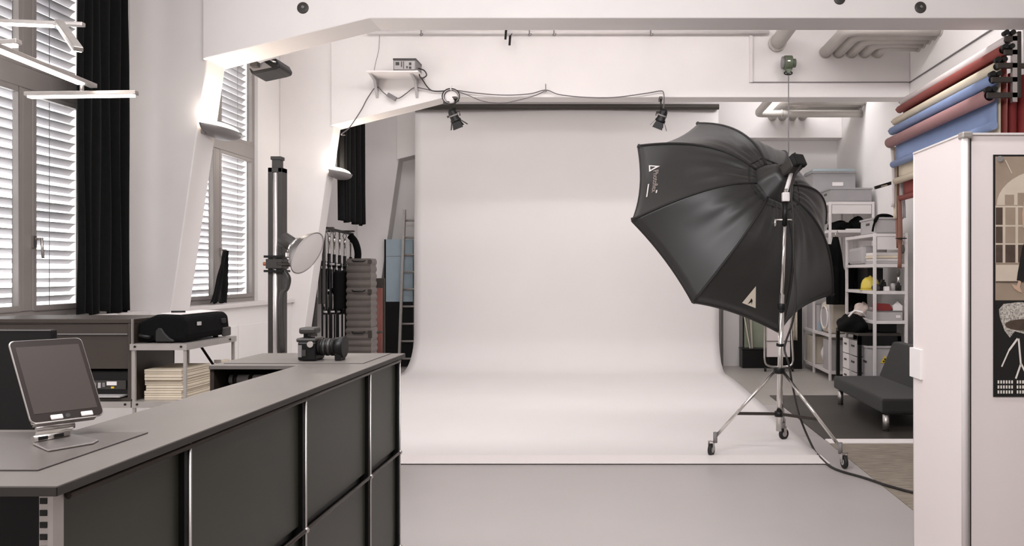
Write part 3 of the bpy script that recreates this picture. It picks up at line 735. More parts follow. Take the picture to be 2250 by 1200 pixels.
# slotted post at the near corner and black end wall
px0, px1 = at(86, 0, 1.14).x, at(106, 0, 1.14).x
MB().box(px0, px1, 1.140, 1.17, 0.02, TB - 0.002).build('slotted_post', M_galv, r)
s = MB()
for i in range(26):
    z = 1.078 - 0.0172 * i; s.box(px0 + 0.0015, px1 - 0.0015, 1.1388, 1.1405, z - 0.0085, z)
s.build('slots', M_black, r)
MB().box(px1 + 0.001, FX - 0.004, 1.138, 1.16, 0.02, TB - 0.002).build('corner_post', M_galv, r)
MB().box(-1.335, px0 - 0.001, 1.15, 1.162, 0.02, TB).build('end_wall', M_jet, r)
MB().box(-1.335, -0.83, 2.985, 2.998, 0.02, TB).build('end_wall', M_panel, r)
MB().box(-1.335, -1.322, 2.62, 2.985, 0.02, TB).build('end_wall', M_brown, r)
MB().box(-1.32, -1.06, 2.64, 2.985, 0.99, 1.0).build('inner_shelf', M_brown, r)
MB().box(-2.0, -1.34, 1.62, 2.5, 0.70, 0.725).build('inner_desk', M_black, r)
for (x, y) in ((-1.98, 1.64), (-1.98, 2.48), (-1.36, 1.64), (-1.36, 2.48)): MB().box(x - 0.015, x + 0.015, y - 0.015, y + 0.015, 0, 0.70).build('desk_leg', M_black, r)
for (lab, poly) in (('thin dark desk pad under the tablet stand', [(-1.31, 1.217), (-0.883, 1.217), (-0.883, 1.505), (-1.31, 1.505)]), ('thin grey desk pad under the camera at the far counter end', [(-1.31, 2.66), (-0.842, 2.66), (-0.842, 2.985), (-1.31, 2.985)])):
    tag(MB().prism([(x, y, TT + 0.0003) for x, y in poly], (0, 0, 0.0025)).build('desk_pad', M_pad if 'tablet' in lab else M_top, bevel=0.001), lab, 'desk pad', 'desk pads on the counter')
m = MB()
r2 = thing('cardboard_tube', 'pale rolled tube with dark collars under the far counter end', 'tube', (-1.2, 2.72, 1.0))
MB().cyl((-1.315, 2.72, 1.0365), (-1.065, 2.72, 1.0365), 0.017).build('tube', M_white, r2)
for x in (-1.3, -1.247, -1.187): MB().cyl((x, 2.72, 1.0365), (x + 0.012, 2.72, 1.0365), 0.0205).build('collar', M_brown, r2)
MB().box(-1.315, -1.065, 2.70, 2.74, 1.0002, 1.018).build('cradle', M_dgrey, r2)

# tablet + stand
BL = at(68, 932, 1.42); BR = at(230, 912, 1.51); TL = at(17, 750, 1.455)
we = (BR - BL); he = (TL - BL); wn = we.normalized(); hn = (he - wn * he.dot(wn)).normalized(); tn = wn.cross(hn).normalized()
if tn.y > 0: tn = -tn
wl_, hl_ = we.length, he.length
hn = he.normalized()
def tp(a, b, c): return BL + wn * (a * wl_) + hn * (b * hl_) + tn * c
def rrect(w, h, rad, n=5):
    out = []
    for (cx_, cy_, a0) in ((w - rad, h - rad, 0), (rad, h - rad, PI / 2), (rad, rad, PI), (w - rad, rad, 1.5 * PI)):
        for k in range(n + 1): a = a0 + PI / 2 * k / n; out.append((cx_ + rad * math.cos(a), cy_ + rad * math.sin(a)))
    return out
r = thing('tablet', 'tablet with a dark screen propped on the aluminium stand', 'tablet', (BL + BR) / 2)
rr_ = rrect(wl_, hl_, 0.009)
MB().prism([BL + wn * a + hn * b for a, b in rr_], -tn * 0.005).build('body', M_alu, r, bevel=0.0012)
MB().prism([BL + wn * (0.0015 + a * (wl_ - 0.003) / wl_) + hn * (0.0015 + b * (hl_ - 0.003) / hl_) + tn * 0.0001 for a, b in rr_], tn * 0.0006).build('bezel', M_bezel, r)
MB().prism([tp(a, b, 0.0008) for a, b in ((0.07, 0.105), (0.93, 0.105), (0.93, 0.915), (0.07, 0.915))], tn * 0.0003).build('screen', M_screen, r)
MB().cyl(tp(0.5, 0.05, 0.0006), tp(0.5, 0.05, 0.0012), 0.004, n=18).build('home_button', M_dgrey, r)
base_c = at(145, 978, 1.40)
r = thing('tablet_stand', 'folding aluminium tablet stand on the near desk pad', 'stand', (base_c.x, base_c.y, TT + 0.003))
zb = TT + 0.0035
def on_top(px, py): Yv = FPX * (EYE - zb) / (py - CY); return Vector(((px - CX) * Yv / FPX, Yv, zb))
MB().prism([on_top(72, 978), on_top(106, 993), on_top(205, 976), on_top(217, 969), on_top(160, 957), on_top(95, 964)], (0, 0, 0.003)).build('base_plate', M_alu, r, bevel=0.001)
a0 = on_top(72, 976); a1 = on_top(150, 962); mdl = BL + wn * 0.01 + hn * 0.0 - tn * 0.012; mdr = BL + wn * 0.07 - tn * 0.012
arm = MB()
arm.prism([a0 + Vector((0, 0, .004)), a1 + Vector((0, 0, .004)), mdr + Vector((0, 0, -0.01)), mdl + Vector((0, 0, -0.01))], tn * 0.004)
arm.build('arm', M_alu, r, bevel=0.001)
MB().cyl(a0 + Vector((0, 0, .008)), a1 + Vector((0, 0, .008)), 0.006).build('hinge', M_alu, r)
MB().cyl(mdl + Vector((0, 0, -0.008)), mdr + Vector((0, 0, -0.008)), 0.0055).build('hinge', M_alu, r)
MB().prism([tp(0.02, 0.6, -0.0056), tp(0.6, 0.6, -0.0056), tp(0.72, 0.0, -0.0056), tp(0.02, 0.0, -0.0056)], -tn * 0.003).build('cradle', M_alu, r, bevel=0.001)
MB().prism([tp(0.02, -0.02, -0.0056), tp(0.85, -0.02, -0.0056), tp(0.85, -0.02, 0.012), tp(0.02, -0.02, 0.012)], -hn * 0.002).build('ledge', M_alu, r, bevel=0.0006)
for a in (0.25, 0.66):
    MB().obox(tp(a + 0.08, 0.03, 0.008), wn * 0.0095, hn * 0.0045, tn * 0.002).build('hook_pad', M_white, r, bevel=0.0015)
for (c_, w_) in ((a0 * 0.75 + a1 * 0.25, 0.008), (a0 * 0.3 + a1 * 0.7, 0.008)):
    d_ = (a1 - a0).normalized()
    MB().obox(c_ + tn * 0.008 + Vector((0, 0, 0.005)), d_ * w_, tn * 0.0006, (0, 0, 0.003)).build('rubber_foot', M_black, r)

# camera on the counter
CYY = 2.735; zc = TT + 0.003
cm = lambda px: at(px, 0, CYY).x
r = thing('digital_camera', 'black digital camera with a lens and flash trigger on the counter', 'camera', (cm(700), CYY, zc))
mm = CYY / FPX
def cb(px0, px1, py0, py1, d0, d1): return (cm(px0), cm(px1), CYY + d0, CYY + d1, zc + (793 - py1) * mm, zc + (793 - py0) * mm)
MB().box(*cb(661, 700, 751, 792, -0.03, 0.06)).build('body', M_black, r, bevel=0.006)
MB().box(*cb(657, 700, 743, 752, -0.028, 0.055)).build('top_plate', M_dgrey, r, bevel=0.005)
MB().box(*cb(663, 671, 758, 784, -0.033, -0.029)).build('card_door', M_mgrey, r)
MB().box(*cb(671, 680, 768, 782, -0.034, -0.029)).build('side_label', M_dgrey, r)
MB().cyl((cm(690), CYY - 0.031, zc + (793 - 756) * mm), (cm(690), CYY - 0.037, zc + (793 - 756) * mm), 0.0105, n=20).build('strap_ring', M_chrome, r)
zl = zc + (793 - 764) * mm
MB().cyl((cm(698), CYY + 0.01, zl), (cm(735), CYY + 0.01, zl), 0.028, 0.029, 28).build('lens_barrel', M_dgrey, r)
for px in (705, 716, 727): MB().cyl((cm(px), CYY + 0.01, zl), (cm(px + 5), CYY + 0.01, zl), 0.0305, n=28).build('lens_ring', M_black, r)
MB().cyl((cm(735), CYY + 0.01, zl), (cm(756), CYY + 0.01, zl), 0.032, 0.037, 28).build('lens_hood', M_black, r)
MB().box(cm(738), cm(752), CYY - 0.015, CYY + 0.035, zc, zl - 0.02).build('lens_foot', M_black, r, bevel=0.003)
MB().box(*cb(670, 699, 785, 793, -0.025, 0.05)).build('battery_grip', M_rubber, r, bevel=0.003)
MB().box(*cb(670, 679, 732, 746, -0.012, 0.018)).build('shoe_foot', M_black, r)
MB().box(*cb(663, 699, 720, 734, -0.03, 0.03)).build('flash_trigger', M_dgrey, r, bevel=0.007)
MB().cyl((cm(684), CYY, zc + (793 - 745) * mm), (cm(684), CYY, zc + (793 - 741) * mm), 0.012, n=20).build('mode_dial', M_black, r)

# monitor behind the counter
r = thing('computer_monitor', 'black monitor behind the counter, to the left of the tablet', 'monitor', (-1.72, 2.02, 0.726))
MB().box(-2.1, at(112, 0, 2.0).x, 2.0, 2.025, 0.86, at(0, 725, 2.0).z).build('screen_panel', M_black, r, bevel=0.004)
MB().box(-2.1, at(112, 0, 2.0).x, 1.998, 2.0, at(0, 727, 2.0).z, at(0, 725.5, 2.0).z).build('top_edge', M_mgrey, r)
MB().box(-1.75, -1.65, 2.026, 2.05, 0.74, 1.1).build('stand_neck', M_black, r, bevel=0.004)
MB().box(-1.85, -1.55, 1.95, 2.15, 0.726, 0.742).build('stand_foot', M_black, r, bevel=0.004)

# ================================================================== SHELVING, CASE AND BOARDS AT LEFT
r = thing('shelving_unit', 'low galvanised shelving unit behind the counter, left of the chrome column', 'shelving', (-2.35, 3.82, 0))
X0, XM, X1, Y0, Y1 = -2.95, -2.176, -1.946, 3.60, 4.05
for x in (X0, XM, X1):
    for y in (Y0, Y1):
        if x == X0 and y == Y1: pass
        MB().box(x - 0.006, x + 0.006, y - 0.006, y + 0.006, 0, 1.08 if x != X0 else 0.84).build('post', M_galv, r)
def shelf(x0, x1, z):
    s = MB(); s.box(x0, x1, Y0 - 0.008, Y1 + 0.008, z - 0.004, z)
    s.box(x0, x1, Y0 - 0.012, Y0 - 0.008, z - 0.028, z); s.box(x0, x1, Y1 + 0.008, Y1 + 0.012, z - 0.028, z)
    s.box(x0 - 0.004, x0, Y0 - 0.012, Y1 + 0.012, z - 0.028, z); s.box(x1, x1 + 0.004, Y0 - 0.012, Y1 + 0.012, z - 0.028, z)
    s.build('shelf', M_galv, r)
    for x in (x0 + 0.02, x1 - 0.02): MB().cyl((x, Y0 - 0.016, z - 0.012), (x, Y0 - 0.011, z - 0.012), 0.005, n=8).build('bolt', M_black, r)
    MB().cyl((x1 + 0.003, Y1 - 0.06, z - 0.012), (x1 + 0.009, Y1 - 0.06, z - 0.012), 0.005, n=8).build('bolt', M_black, r)
shelf(XM - 0.01, X1 + 0.008, 1.08); shelf(XM, X1 + 0.008, 0.82); shelf(X0, XM - 0.014, 0.82); shelf(X0, X1 + 0.008, 0.2)
MB().bar((-2.12, Y1 + 0.015, 1.03), (-2.0, Y1 + 0.015, 0.85), 0.004, 0.012).build('cross_brace', M_darkm, r)
# dark cabinet on the left bay
r = thing('dark_wall_cabinet', 'dark brown flat cabinet left of the black case, under the window', 'cabinet', (-2.6, 3.7, 0.82))
cxl, cxr = -2.95, XM - 0.012; cz0, cz1 = 0.8205, 1.192
m = MB(); m.box(cxl, cxr, 3.60, 3.95, cz1 - 0.02, cz1); m.box(cxr - 0.018, cxr, 3.60, 3.95, cz0, cz1 - 0.02); m.box(cxl, cxl + 0.018, 3.60, 3.95, cz0, cz1 - 0.02); m.box(cxl + 0.018, cxr - 0.018, 3.60, 3.95, cz0, cz0 + 0.014)
m.build('carcass', M_brown, r, bevel=0.003)
MB().box(cxl + 0.02, cxr - 0.02, 3.612, 3.625, 0.965, cz1 - 0.07).build('front_panel', M_brown, r, bevel=0.003)
MB().box(cxl + 0.02, cxr - 0.02, 3.606, 3.625, cz1 - 0.068, cz1 - 0.022).build('upper_rail', M_brown, r, bevel=0.002)
MB().box(cxl + 0.02, cxr - 0.02, 3.6, 3.608, cz1 - 0.071, cz1 - 0.066).build('trim_strip', M_mgrey, r)
MB().box(cxl + 0.02, cxr - 0.02, 3.93, 3.945, cz0 + 0.015, cz1 - 0.02).build('back_panel', M_brown, r)
MB().box(cxr + 0.0005, cxr + 0.004, 3.597, 3.61, 0.83, cz1).build('edge_strip', M_galv, r)
r = thing('label_printer', 'small black label printer in the open recess of the dark cabinet', 'printer', (-2.3, 3.7, 0.836))
MB().box(-2.52, -2.215, 3.64, 3.85, 0.836, 0.955).build('housing', M_black, r, bevel=0.008)
MB().box(-2.5, -2.235, 3.633, 3.64, 0.87, 0.91).build('display_panel', M_dgrey, r)
MB().box(-2.32, -2.275, 3.629, 3.634, 0.888, 0.905).build('paper_label', M_white, r)
for i in range(5): MB().box(-2.42 + i * 0.02, -2.408 + i * 0.02, 3.629, 3.634, 0.876 + 0.004 * (i % 3), 0.9).build('button', M_lgrey if i % 2 else M_mgrey, r)
MB().box(-2.3, -2.287, 3.629, 3.634, 0.874, 0.882).build('status_light', M_sticker, r)
MB().box(-2.5, -2.23, 3.58, 3.64, 0.84, 0.846).build('tray', M_lgrey, r)
# rolling case
r = thing('rolling_case', 'black soft rolling case lying on top of the galvanised shelving', 'case', (-2.15, 3.84, 1.08))
zt = 1.205
MB().prism([(-2.183, 3.635, 1.09), (-1.965, 3.635, 1.09), (-1.955, 3.635, 1.12), (-1.962, 3.635, zt - 0.02), (-1.98, 3.635, zt), (-2.10, 3.635, zt + 0.004), (-2.183, 3.635, 1.172)], (0, 0.40, 0)).build('body', M_blackm, r, bevel=0.016, seg=3)
MB().prism([(-2.098, 3.627, 1.086), (-2.098, 3.627, 1.135), (-2.085, 3.627, 1.15), (-2.07, 3.627, 1.148), (-2.055, 3.627, 1.125), (-2.035, 3.627, 1.105), (-2.015, 3.627, 1.095), (-2.015, 3.627, 1.086)], (0, 0.02, 0)).build('wheel_housing', M_rubber, r, bevel=0.005)
MB().box(-1.962, -1.945, 3.96, 4.03, 1.085, 1.13).build('corner_guard', M_dgrey, r, bevel=0.006)
MB().box(-1.956, -1.948, 3.72, 3.745, 1.155, 1.172).build('patch', M_lgrey, r)
MB().box(-1.965, -1.95, 3.955, 3.99, 1.15, 1.175).build('grip', M_rubber, r, bevel=0.004)
MB().tube([(-2.17, 3.64, 1.12), (-2.16, 3.615, 1.115), (-2.125, 3.615, 1.11), (-2.115, 3.64, 1.11)], 0.008).build('handle', M_black, r)
for (x, y) in ((-2.0, 3.68), (-2.0, 3.98), (-2.15, 3.68), (-2.15, 3.98)): MB().cyl((x, y, 1.0805), (x, y, 1.095), 0.012).build('foot', M_rubber, r)
tag(MB().prism([(-2.09, 3.66, zt + 0.006), (-1.99, 3.65, zt + 0.003), (-1.99, 4.0, zt + 0.003), (-2.09, 4.01, zt + 0.006)], (0, 0, 0.004)).build('paper_sheet', M_white, bevel=0.0008), 'white paper sheets lying on the black rolling case', 'paper')
tag(MB().cyl((-2.06, 3.69, zt + 0.0155), (-2.01, 3.72, zt + 0.0148), 0.0045).build('marker_pen', M_black), 'dark marker pen on the paper on the case', 'pen')
# board packs
zz = 0.8205
for i, (h, dx, dy) in enumerate(((0.02, 0, 0.0), (0.021, -0.003, 0.004), (0.024, 0.004, 0.006), (0.025, -0.002, 0.008), (0.028, 0.003, -0.004), (0.022, 0.0, 0.0))):
    lab = ['lowest', 'second lowest', 'third lowest', 'third highest', 'second highest', 'topmost'][i]
    r = thing('board_pack', 'pack of cream boards on the galvanised shelf, %s of the stack' % lab, 'board', (-2.06, 3.8, zz), 'stacked packs of cream boards')
    MB().box(-2.155 + dx, -1.985 + dx, 3.64 + dy, 3.90 + dy, zz, zz + h - 0.0015).build('boards', M_cream, r, bevel=0.0015)
    MB().box(-2.1555 + dx, -1.9845 + dx, 3.6395 + dy, 3.9005 + dy, zz + h * 0.4, zz + h * 0.46).build('sheet_gap', M_brown, r)
    zz += h
r = thing('box_file', 'pale box file standing behind the cream board stack', 'box file', (-1.93, 3.98, 0.8205))
MB().box(-1.975, -1.952, 3.93, 4.03, 0.8205, 0.965).build('case', M_cream, r, bevel=0.002)
MB().box(-1.98, -1.947, 3.925, 3.932, 0.955, 0.972).build('rim', M_galv, r)

# ================================================================== STUDIO COLUMN STAND AND LAMP
CYS = 5.0; mx = at(610, 0, CYS).x; ztop = at(0, 370, CYS).z
r = thing('studio_column_stand', 'tall black studio column stand with chrome rail behind the counter', 'column stand', (mx, CYS, 0))
hw = 15.5 * CYS / FPX
MB().box(mx - hw, mx - hw + 0.027, CYS - 0.04, CYS + 0.04, 0.12, ztop).build('rail', M_dgrey, r, bevel=0.003)
MB().box(mx + hw - 0.027, mx + hw, CYS - 0.04, CYS + 0.04, 0.12, ztop).build('rail', M_dgrey, r, bevel=0.003)
MB().cyl((mx, CYS - 0.03, 0.12), (mx, CYS - 0.03, ztop - 0.032), 0.0168, n=20).build('chrome_column', M_column, r)
MB().box(mx - hw, mx + hw, CYS - 0.04, CYS + 0.04, ztop - 0.03, ztop).build('head_block', M_dgrey, r, bevel=0.003)
MB().box(mx - 0.025, mx + 0.025, CYS - 0.025, CYS + 0.025, ztop, ztop + 0.05).build('neck', M_dgrey, r)
MB().box(mx - 0.033, mx + 0.033, CYS - 0.03, CYS + 0.03, ztop + 0.05, ztop + 0.072).build('cap', M_dgrey, r, bevel=0.003)
MB().box(mx - 0.3, mx + 0.3, CYS - 0.05, CYS + 0.05, 0.06, 0.12).build('base', M_black, r, bevel=0.01); MB().box(mx - 0.05, mx + 0.05, CYS - 0.35, CYS + 0.35, 0.06, 0.119).build('base', M_black, r, bevel=0.01)
for (dx, dy) in ((0.27, 0), (-0.27, 0), (0, 0.32), (0, -0.32)): MB().cyl((mx + dx - 0.015, CYS + dy, 0.03), (mx + dx + 0.015, CYS + dy, 0.03), 0.03, n=18).build('wheel', M_rubber, r)
za = at(0, 580, CYS).z
MB().box(mx - hw - 0.006, mx + hw + 0.006, CYS - 0.06, CYS + 0.05, za - 0.03, za + 0.03).build('carriage', M_dgrey, r, bevel=0.004)
for dz in (-0.045, 0.045): MB().box(mx - hw - 0.015, mx + hw + 0.015, CYS - 0.065, CYS + 0.05, za + dz - 0.007, za + dz + 0.007).build('carriage_plate', M_black, r)
MB().cyl((mx - hw - 0.03, CYS - 0.03, za), (mx - hw - 0.005, CYS - 0.03, za), 0.012).build('brake_knob', M_copper, r)
MB().cyl((mx + 0.02, CYS - 0.05, za), (mx + 0.17, CYS - 0.05, za - 0.01), 0.013).build('cross_arm', M_darkm, r)
MB().tube(spline([(mx + hw + 0.005, CYS - 0.03, za - 0.04), (mx + hw + 0.04, CYS - 0.04, za - 0.09), (mx + hw + 0.03, CYS - 0.04, za - 0.15), (mx + hw, CYS - 0.05, za - 0.22), (mx + hw + 0.01, CYS - 0.05, za - 0.55)], 5), 0.016, 10).build('counterweight_arm', M_dgrey, r)
dc = at(675, 556, 4.9)
dn = Vector((0.86, -0.15, -0.47)).normalized()
r = thing('studio_lamp', 'silver reflector lamp with a white diffuser disc on the column stand', 'studio lamp', dc)
RD = 0.142
MB().lathe([(0.03, -0.085), (0.05, -0.083), (0.09, -0.06), (0.122, -0.028), (RD, 0.0), (RD + 0.003, 0.004)], dc, dn, 36).build('reflector', M_alu, r, solid=0.002)
MB().lathe([(0.0, 0.012), (0.07, 0.01), (RD - 0.004, 0.001)], dc, dn, 36).build('diffuser', M_white, r)
MB().cyl(dc - dn * 0.082, dc - dn * 0.19, 0.042, 0.046, 22).build('lamp_head', M_dgrey, r, bevel=0.006)
MB().cyl(dc - dn * 0.08, dc - dn * 0.1, 0.054, n=22).build('mount_ring', M_chrome, r)
MB().cyl(dc - dn * 0.15, Vector((mx + 0.165, CYS - 0.05, za - 0.005)), 0.014).build('swivel', M_chrome, r)
MB().box(dc.x - 0.15, dc.x - 0.11, 4.93, 5.0, dc.z - 0.03, dc.z + 0.01).build('tilt_knob', M_chrome, r, bevel=0.01)

# ================================================================== BACKDROP ROLLS ON THE RIGHT WALL
def roll(name, label, pf, Yf, pn, Yn, rad, m, cat='paper roll', endm=None, grp='coloured paper rolls on the right wall', sheet=None):
    a = at(*pf, Yf); b = at(*pn, Yn)
    x = (a.x + b.x) / 2; z = (a.z + b.z) / 2
    a = Vector((x, Yf, z)); b = Vector((x, Yn, z))
    r = thing(name, label, cat, (x, (Yf + Yn) / 2, z - rad), grp)
    q = MB()
    q.lathe([(rad * 0.72, 0.0), (rad, 0.0), (rad, (a - b).length), (rad * 0.72, (a - b).length)], b, (0, 1, 0), 24)
    q.build('paper', m, r)
    MB().cyl(b - Vector((0, 0.03, 0)), a + Vector((0, 0.03, 0)), rad * 0.5, n=16).build('core', M_roof, r)
    for p, s in ((b, -1), (a, 1)):
        MB().cyl(p + Vector((0, 0.0, 0)), p + Vector((0, s * 0.045, 0)), rad * 0.66, rad * 0.45, 16).build('end_plug', M_black, r)
        for d_ in (-1, 1): MB().cyl(p + Vector((rad * 0.35 * d_, s * 0.03, rad * 0.3)), p + Vector((rad * 0.35 * d_, s * 0.06, rad * 0.3)), 0.012).build('drive_wheel', M_dgrey, r)
    if sheet:
        xo, zb, m2, br = sheet
        MB().grid(lambda u, v: Vector((x + xo + 0.012 * math.sin(PI * u * 1.3), Yn + 0.02 + (Yf - Yn - 0.04) * u, z - (z - zb) * v)), 16, 10).build('hanging_sheet', m2, r, solid=0.002)
        MB().cyl((x + xo - br, Yn, zb), (x + xo - br, Yf, zb), br, n=16).build('bottom_tube', m2, r)
    return r, x, z
RYF, RYN = 8.67, 6.36
roll('paper_roll', 'white paper roll on the right wall, topmost of the rolls', (1984, 222), 8.67, (2214, 93), 6.36, 0.04, M_wpap)
roll('paper_roll', 'dark red paper roll on the right wall, under the white roll', (1976, 240), RYF, (2204, 112), RYN, 0.04, M_red, sheet=(0.042, 2.215, M_red, 0.03))
roll('paper_roll', 'cream paper roll on the right wall, between red and blue rolls', (1966.5, 267.5), RYF, (2191, 148), RYN, 0.04, M_crm, sheet=(0.04, 2.40, M_crm, 0.035))
roll('paper_roll', 'blue paper roll on the right wall with its sheet hanging down', (1961, 287), RYF, (2180, 178), RYN, 0.043, M_blue, sheet=(0.043, 2.58, M_blue, 0.035))
roll('paper_roll', 'mauve paper roll on the right wall, thickest and lowest of the rolls', (1956, 313), RYF, (2172, 212), RYN, 0.056, M_mauve)
# bracket at the near end
r = thing('roll_bracket', 'dark comb-shaped wall bracket holding the near ends of the paper rolls', 'bracket', (XR - 0.06, 6.28, 2.7))
bx = at(2238, 0, 6.28).x
MB().box(bx - 0.014, bx + 0.014, 6.26, 6.30, at(0, 213, 6.28).z, at(0, 70, 6.28).z).build('upright', M_darkm, r, bevel=0.003)
MB().box(bx + 0.014, XR, 6.265, 6.295, at(0, 150, 6.28).z, at(0, 140, 6.28).z).build('wall_arm', M_darkm, r)
MB().box(bx - 0.055, bx - 0.018, 6.262, 6.298, at(0, 225, 6.28).z, at(0, 75, 6.28).z).build('side_rail', M_alu, r)
for (px, py) in ((2208, 86), (2206, 116), (2190, 145), (2178, 176), (2168, 210)):
    p = at(px, py, 6.28)
    MB().box(p.x, bx + 0.012, 6.262, 6.292, p.z - 0.02, p.z + 0.022).build('arm', M_darkm, r, bevel=0.002)
    for dx in (0.0, 0.05): MB().cyl((p.x + dx, 6.24, p.z + 0.045), (p.x + dx, 6.3, p.z + 0.045), 0.02).build('guide_wheel', M_black, r)
for (px0, px1, lab) in ((2208, 2226, 'dark red roll standing upright on the right wall beside the bracket'), (2229, 2260, 'bright red roll standing upright at the right picture edge')):
    a = at(px0, 0, 6.5).x; b = at(px1, 0, 6.5).x; rr = (b - a) / 2
    zt_ = at(0, 165 if px0 < 2220 else 170, 6.5).z
    tag(MB().cyl((a + rr, 6.45, 0.02), (a + rr, 6.45, zt_), rr, n=20).cyl((a + rr, 6.45, 0), (a + rr, 6.45, 0.02), rr * 0.9, n=20).build('standing_roll', M_redd, bevel=0.004), lab, 'paper roll', 'upright red rolls at the right wall')
# far bracket and chains
r = thing('roll_bracket', 'black clamp arm holding the far ends of the lower rolls, beside the grey crates', 'bracket', (XR - 0.3, 8.75, 2.3))
p0 = at(1922, 413, 8.78); p1 = at(1966, 400, 8.78)
MB().bar(p0, p1, 0.04, 0.035).build('arm', M_black, r, bevel=0.004); MB().bar(p0 + Vector((.06, -.025, .012)), p0 + Vector((.13, -.025, .03)), 0.012, 0.014).build('lever', M_chrome, r)
MB().bar(p1, (XR, 8.78, p1.z + 0.05), 0.03, 0.03).build('wall_arm', M_darkm, r)
for i, (px, t, b, w, m, nm) in enumerate(((1960, 322, 455, 0.02, M_wpap, 'white'), (1967, 322, 480, 0.018, M_crm, 'cream'), (1974, 322, 545, 0.02, M_strap, 'brown'), (1981, 330, 515, 0.016, M_wpap, 'pale'), (1988, 335, 478, 0.018, M_lgrey, 'grey'))):
    a = at(px, t, 8.74); c = at(px + 3, b, 8.74)
    MBo = MB().grid(lambda u, v: Vector((a.x + (c.x - a.x) * v + (u - 0.5) * w * 2 + 0.008 * math.sin(4 * v + i), 8.74 + 0.02 * i, a.z + (c.z - a.z) * v)), 3, 12).build('pull_strap', m, solid=0.004)
    lab = ['leftmost white', 'second', 'long rust brown', 'fourth', 'rightmost grey'][i]
    tag(MBo, '%s pull strap hanging from the far end of the paper rolls' % lab, 'strap', 'pull straps of the paper rolls')
p = at(1976, 440, 8.68)
r = thing('pull_chain', 'brown belt with dark clips hanging in front of the right shelving', 'strap', p)
MB().grid(lambda u, v: Vector((p.x + (u - .5) * 0.045 + 0.012 * math.sin(3 * v), 8.68, at(0, 430 + 160 * v, 8.68).z)), 3, 12).build('belt', M_strap, r, solid=0.005)
q = at(1980, 524, 8.66); MB().box(q.x - 0.055, q.x + 0.055, 8.64, 8.68, q.z - 0.006, q.z + 0.006).build('cross_clip', M_black, r)
q = at(1974, 600, 8.68); MB().sphere(q, 0.022, 0.02, 0.045).build('weight', M_roof, r); MB().cyl(q - Vector((0, 0, .04)), q - Vector((0, 0, .11)), 0.012).build('hook', M_chrome, r); MB().sphere(q - Vector((0, 0, .14)), 0.018, 0.018, 0.05).build('weight', M_black, r)
q = at(1984, 548, 8.68); MB().sphere(q, 0.02, 0.02, 0.05).build('weight', M_roof, r)
MB().tube([at(1979, 526, 8.68), at(1985, 530, 8.68), at(1986, 545, 8.68)], 0.004).build('cord', M_cable2, r)

# ================================================================== RIGHT SHELVING (far and near units)
def rack(name, label, x0, x1, y0, y1, shelves, ztop, grp, extra_posts=()):
    r = thing(name, label, 'shelving', ((x0 + x1) / 2, (y0 + y1) / 2, 0), grp)
    w = 0.032
    for y in (y0, y1 - w) + tuple(extra_posts):
        for x in (x0, x1 - w): MB().box(x, x + w, y, y + w, 0, ztop).build('post', M_steelw, r, bevel=0.003)
    for z in shelves:
        MB().box(x0 + 0.002, x1 - 0.002, y0 + 0.002, y1 - 0.002, z - 0.036, z).build('shelf', M_steelw, r, bevel=0.003)
    return r
far = rack('storage_rack', 'tall white storage rack in the far right corner', 2.77, 3.36, 10.34, 11.8, (0.12, 0.60, 1.25, 1.96, 2.325), 2.325, 'white storage racks at the right wall', (11.18,))
MB().box(2.81, 3.32, 10.345, 10.352, 2.17, 2.285).build('end_panel', M_steelw, far)
near = rack('storage_rack', 'white storage rack behind the charcoal sofa', 2.86, 3.24, 8.83, 9.93, (0.87, 1.20, 1.50, 1.84), 1.845, 'white storage racks at the right wall')
MB().box(2.9, 3.2, 8.835, 8.842, 1.66, 1.80).build('end_panel', M_steelw, near)

def crate(label, x0, x1, y0, y1, z0, z1, m, lid=None, lab_plate=None, grp='plastic storage crates'):
    r = thing('storage_crate', label, 'crate', ((x0 + x1) / 2, (y0 + y1) / 2, z0), grp)
    t = 0.012; b = MB(); e = 0.012
    b.box(x0 + e, x1 - e, y0 + e, y1 - e, z0, z0 + 0.01)
    for (a, bb, c, d) in ((x0 + e, x0 + e + t, y0 + e, y1 - e), (x1 - e - t, x1 - e, y0 + e, y1 - e), (x0 + e + t, x1 - e - t, y0 + e, y0 + e + t), (x0 + e + t, x1 - e - t, y1 - e - t, y1 - e)): b.box(a, bb, c, d, z0 + 0.01, z1 - 0.004)
    b.build('bin', m, r, bevel=0.004)
    f = MB(); h = 0.022
    f.box(x0, x1, y0, y0 + e, z1 - h, z1); f.box(x0, x1, y1 - e, y1, z1 - h, z1); f.box(x0, x0 + e, y0 + e, y1 - e, z1 - h, z1); f.box(x1 - e, x1, y0 + e, y1 - e, z1 - h, z1)
    f.build('rim', m, r, bevel=0.003)
    if lid: MB().prism([(x0 - .004, y0 - .004, z1 + .001), (x1 + .004, y0 - .004, z1 + .001), (x1 - .03, y0 + .03, z1 + .04), (x0 + .03, y0 + .03, z1 + .04)], (0, y1 - y0, 0)).build('lid', lid, r, bevel=0.006)
    if lab_plate:
        a, bb, c, d = lab_plate
        lp = MB().box(a, bb, y0 + e - 0.003, y0 + e + 0.001, c, d).build('label', M_white, r)
    for zz_ in (0.55,): MB().box(x0 + e - 0.003, x0 + e + 0.004, (y0 + y1) / 2 - 0.06, (y0 + y1) / 2 + 0.06, z0 + (z1 - z0) * zz_, z0 + (z1 - z0) * zz_ + 0.025).build('grip', M_dgrey, r)
    return r
crate('grey crate on top of the tall rack, in front of the lidded box', 2.78, 3.345, 10.36, 10.85, 2.326, 2.51, M_crate)
crate('large grey box with blue-green lid at the top of the tall rack', 2.70, 3.31, 10.95, 11.45, 2.326, 2.80, M_crate, mat('teal_grey_lid', (128, 138, 142), 0.45), (2.98, 3.13, 2.6, 2.65))
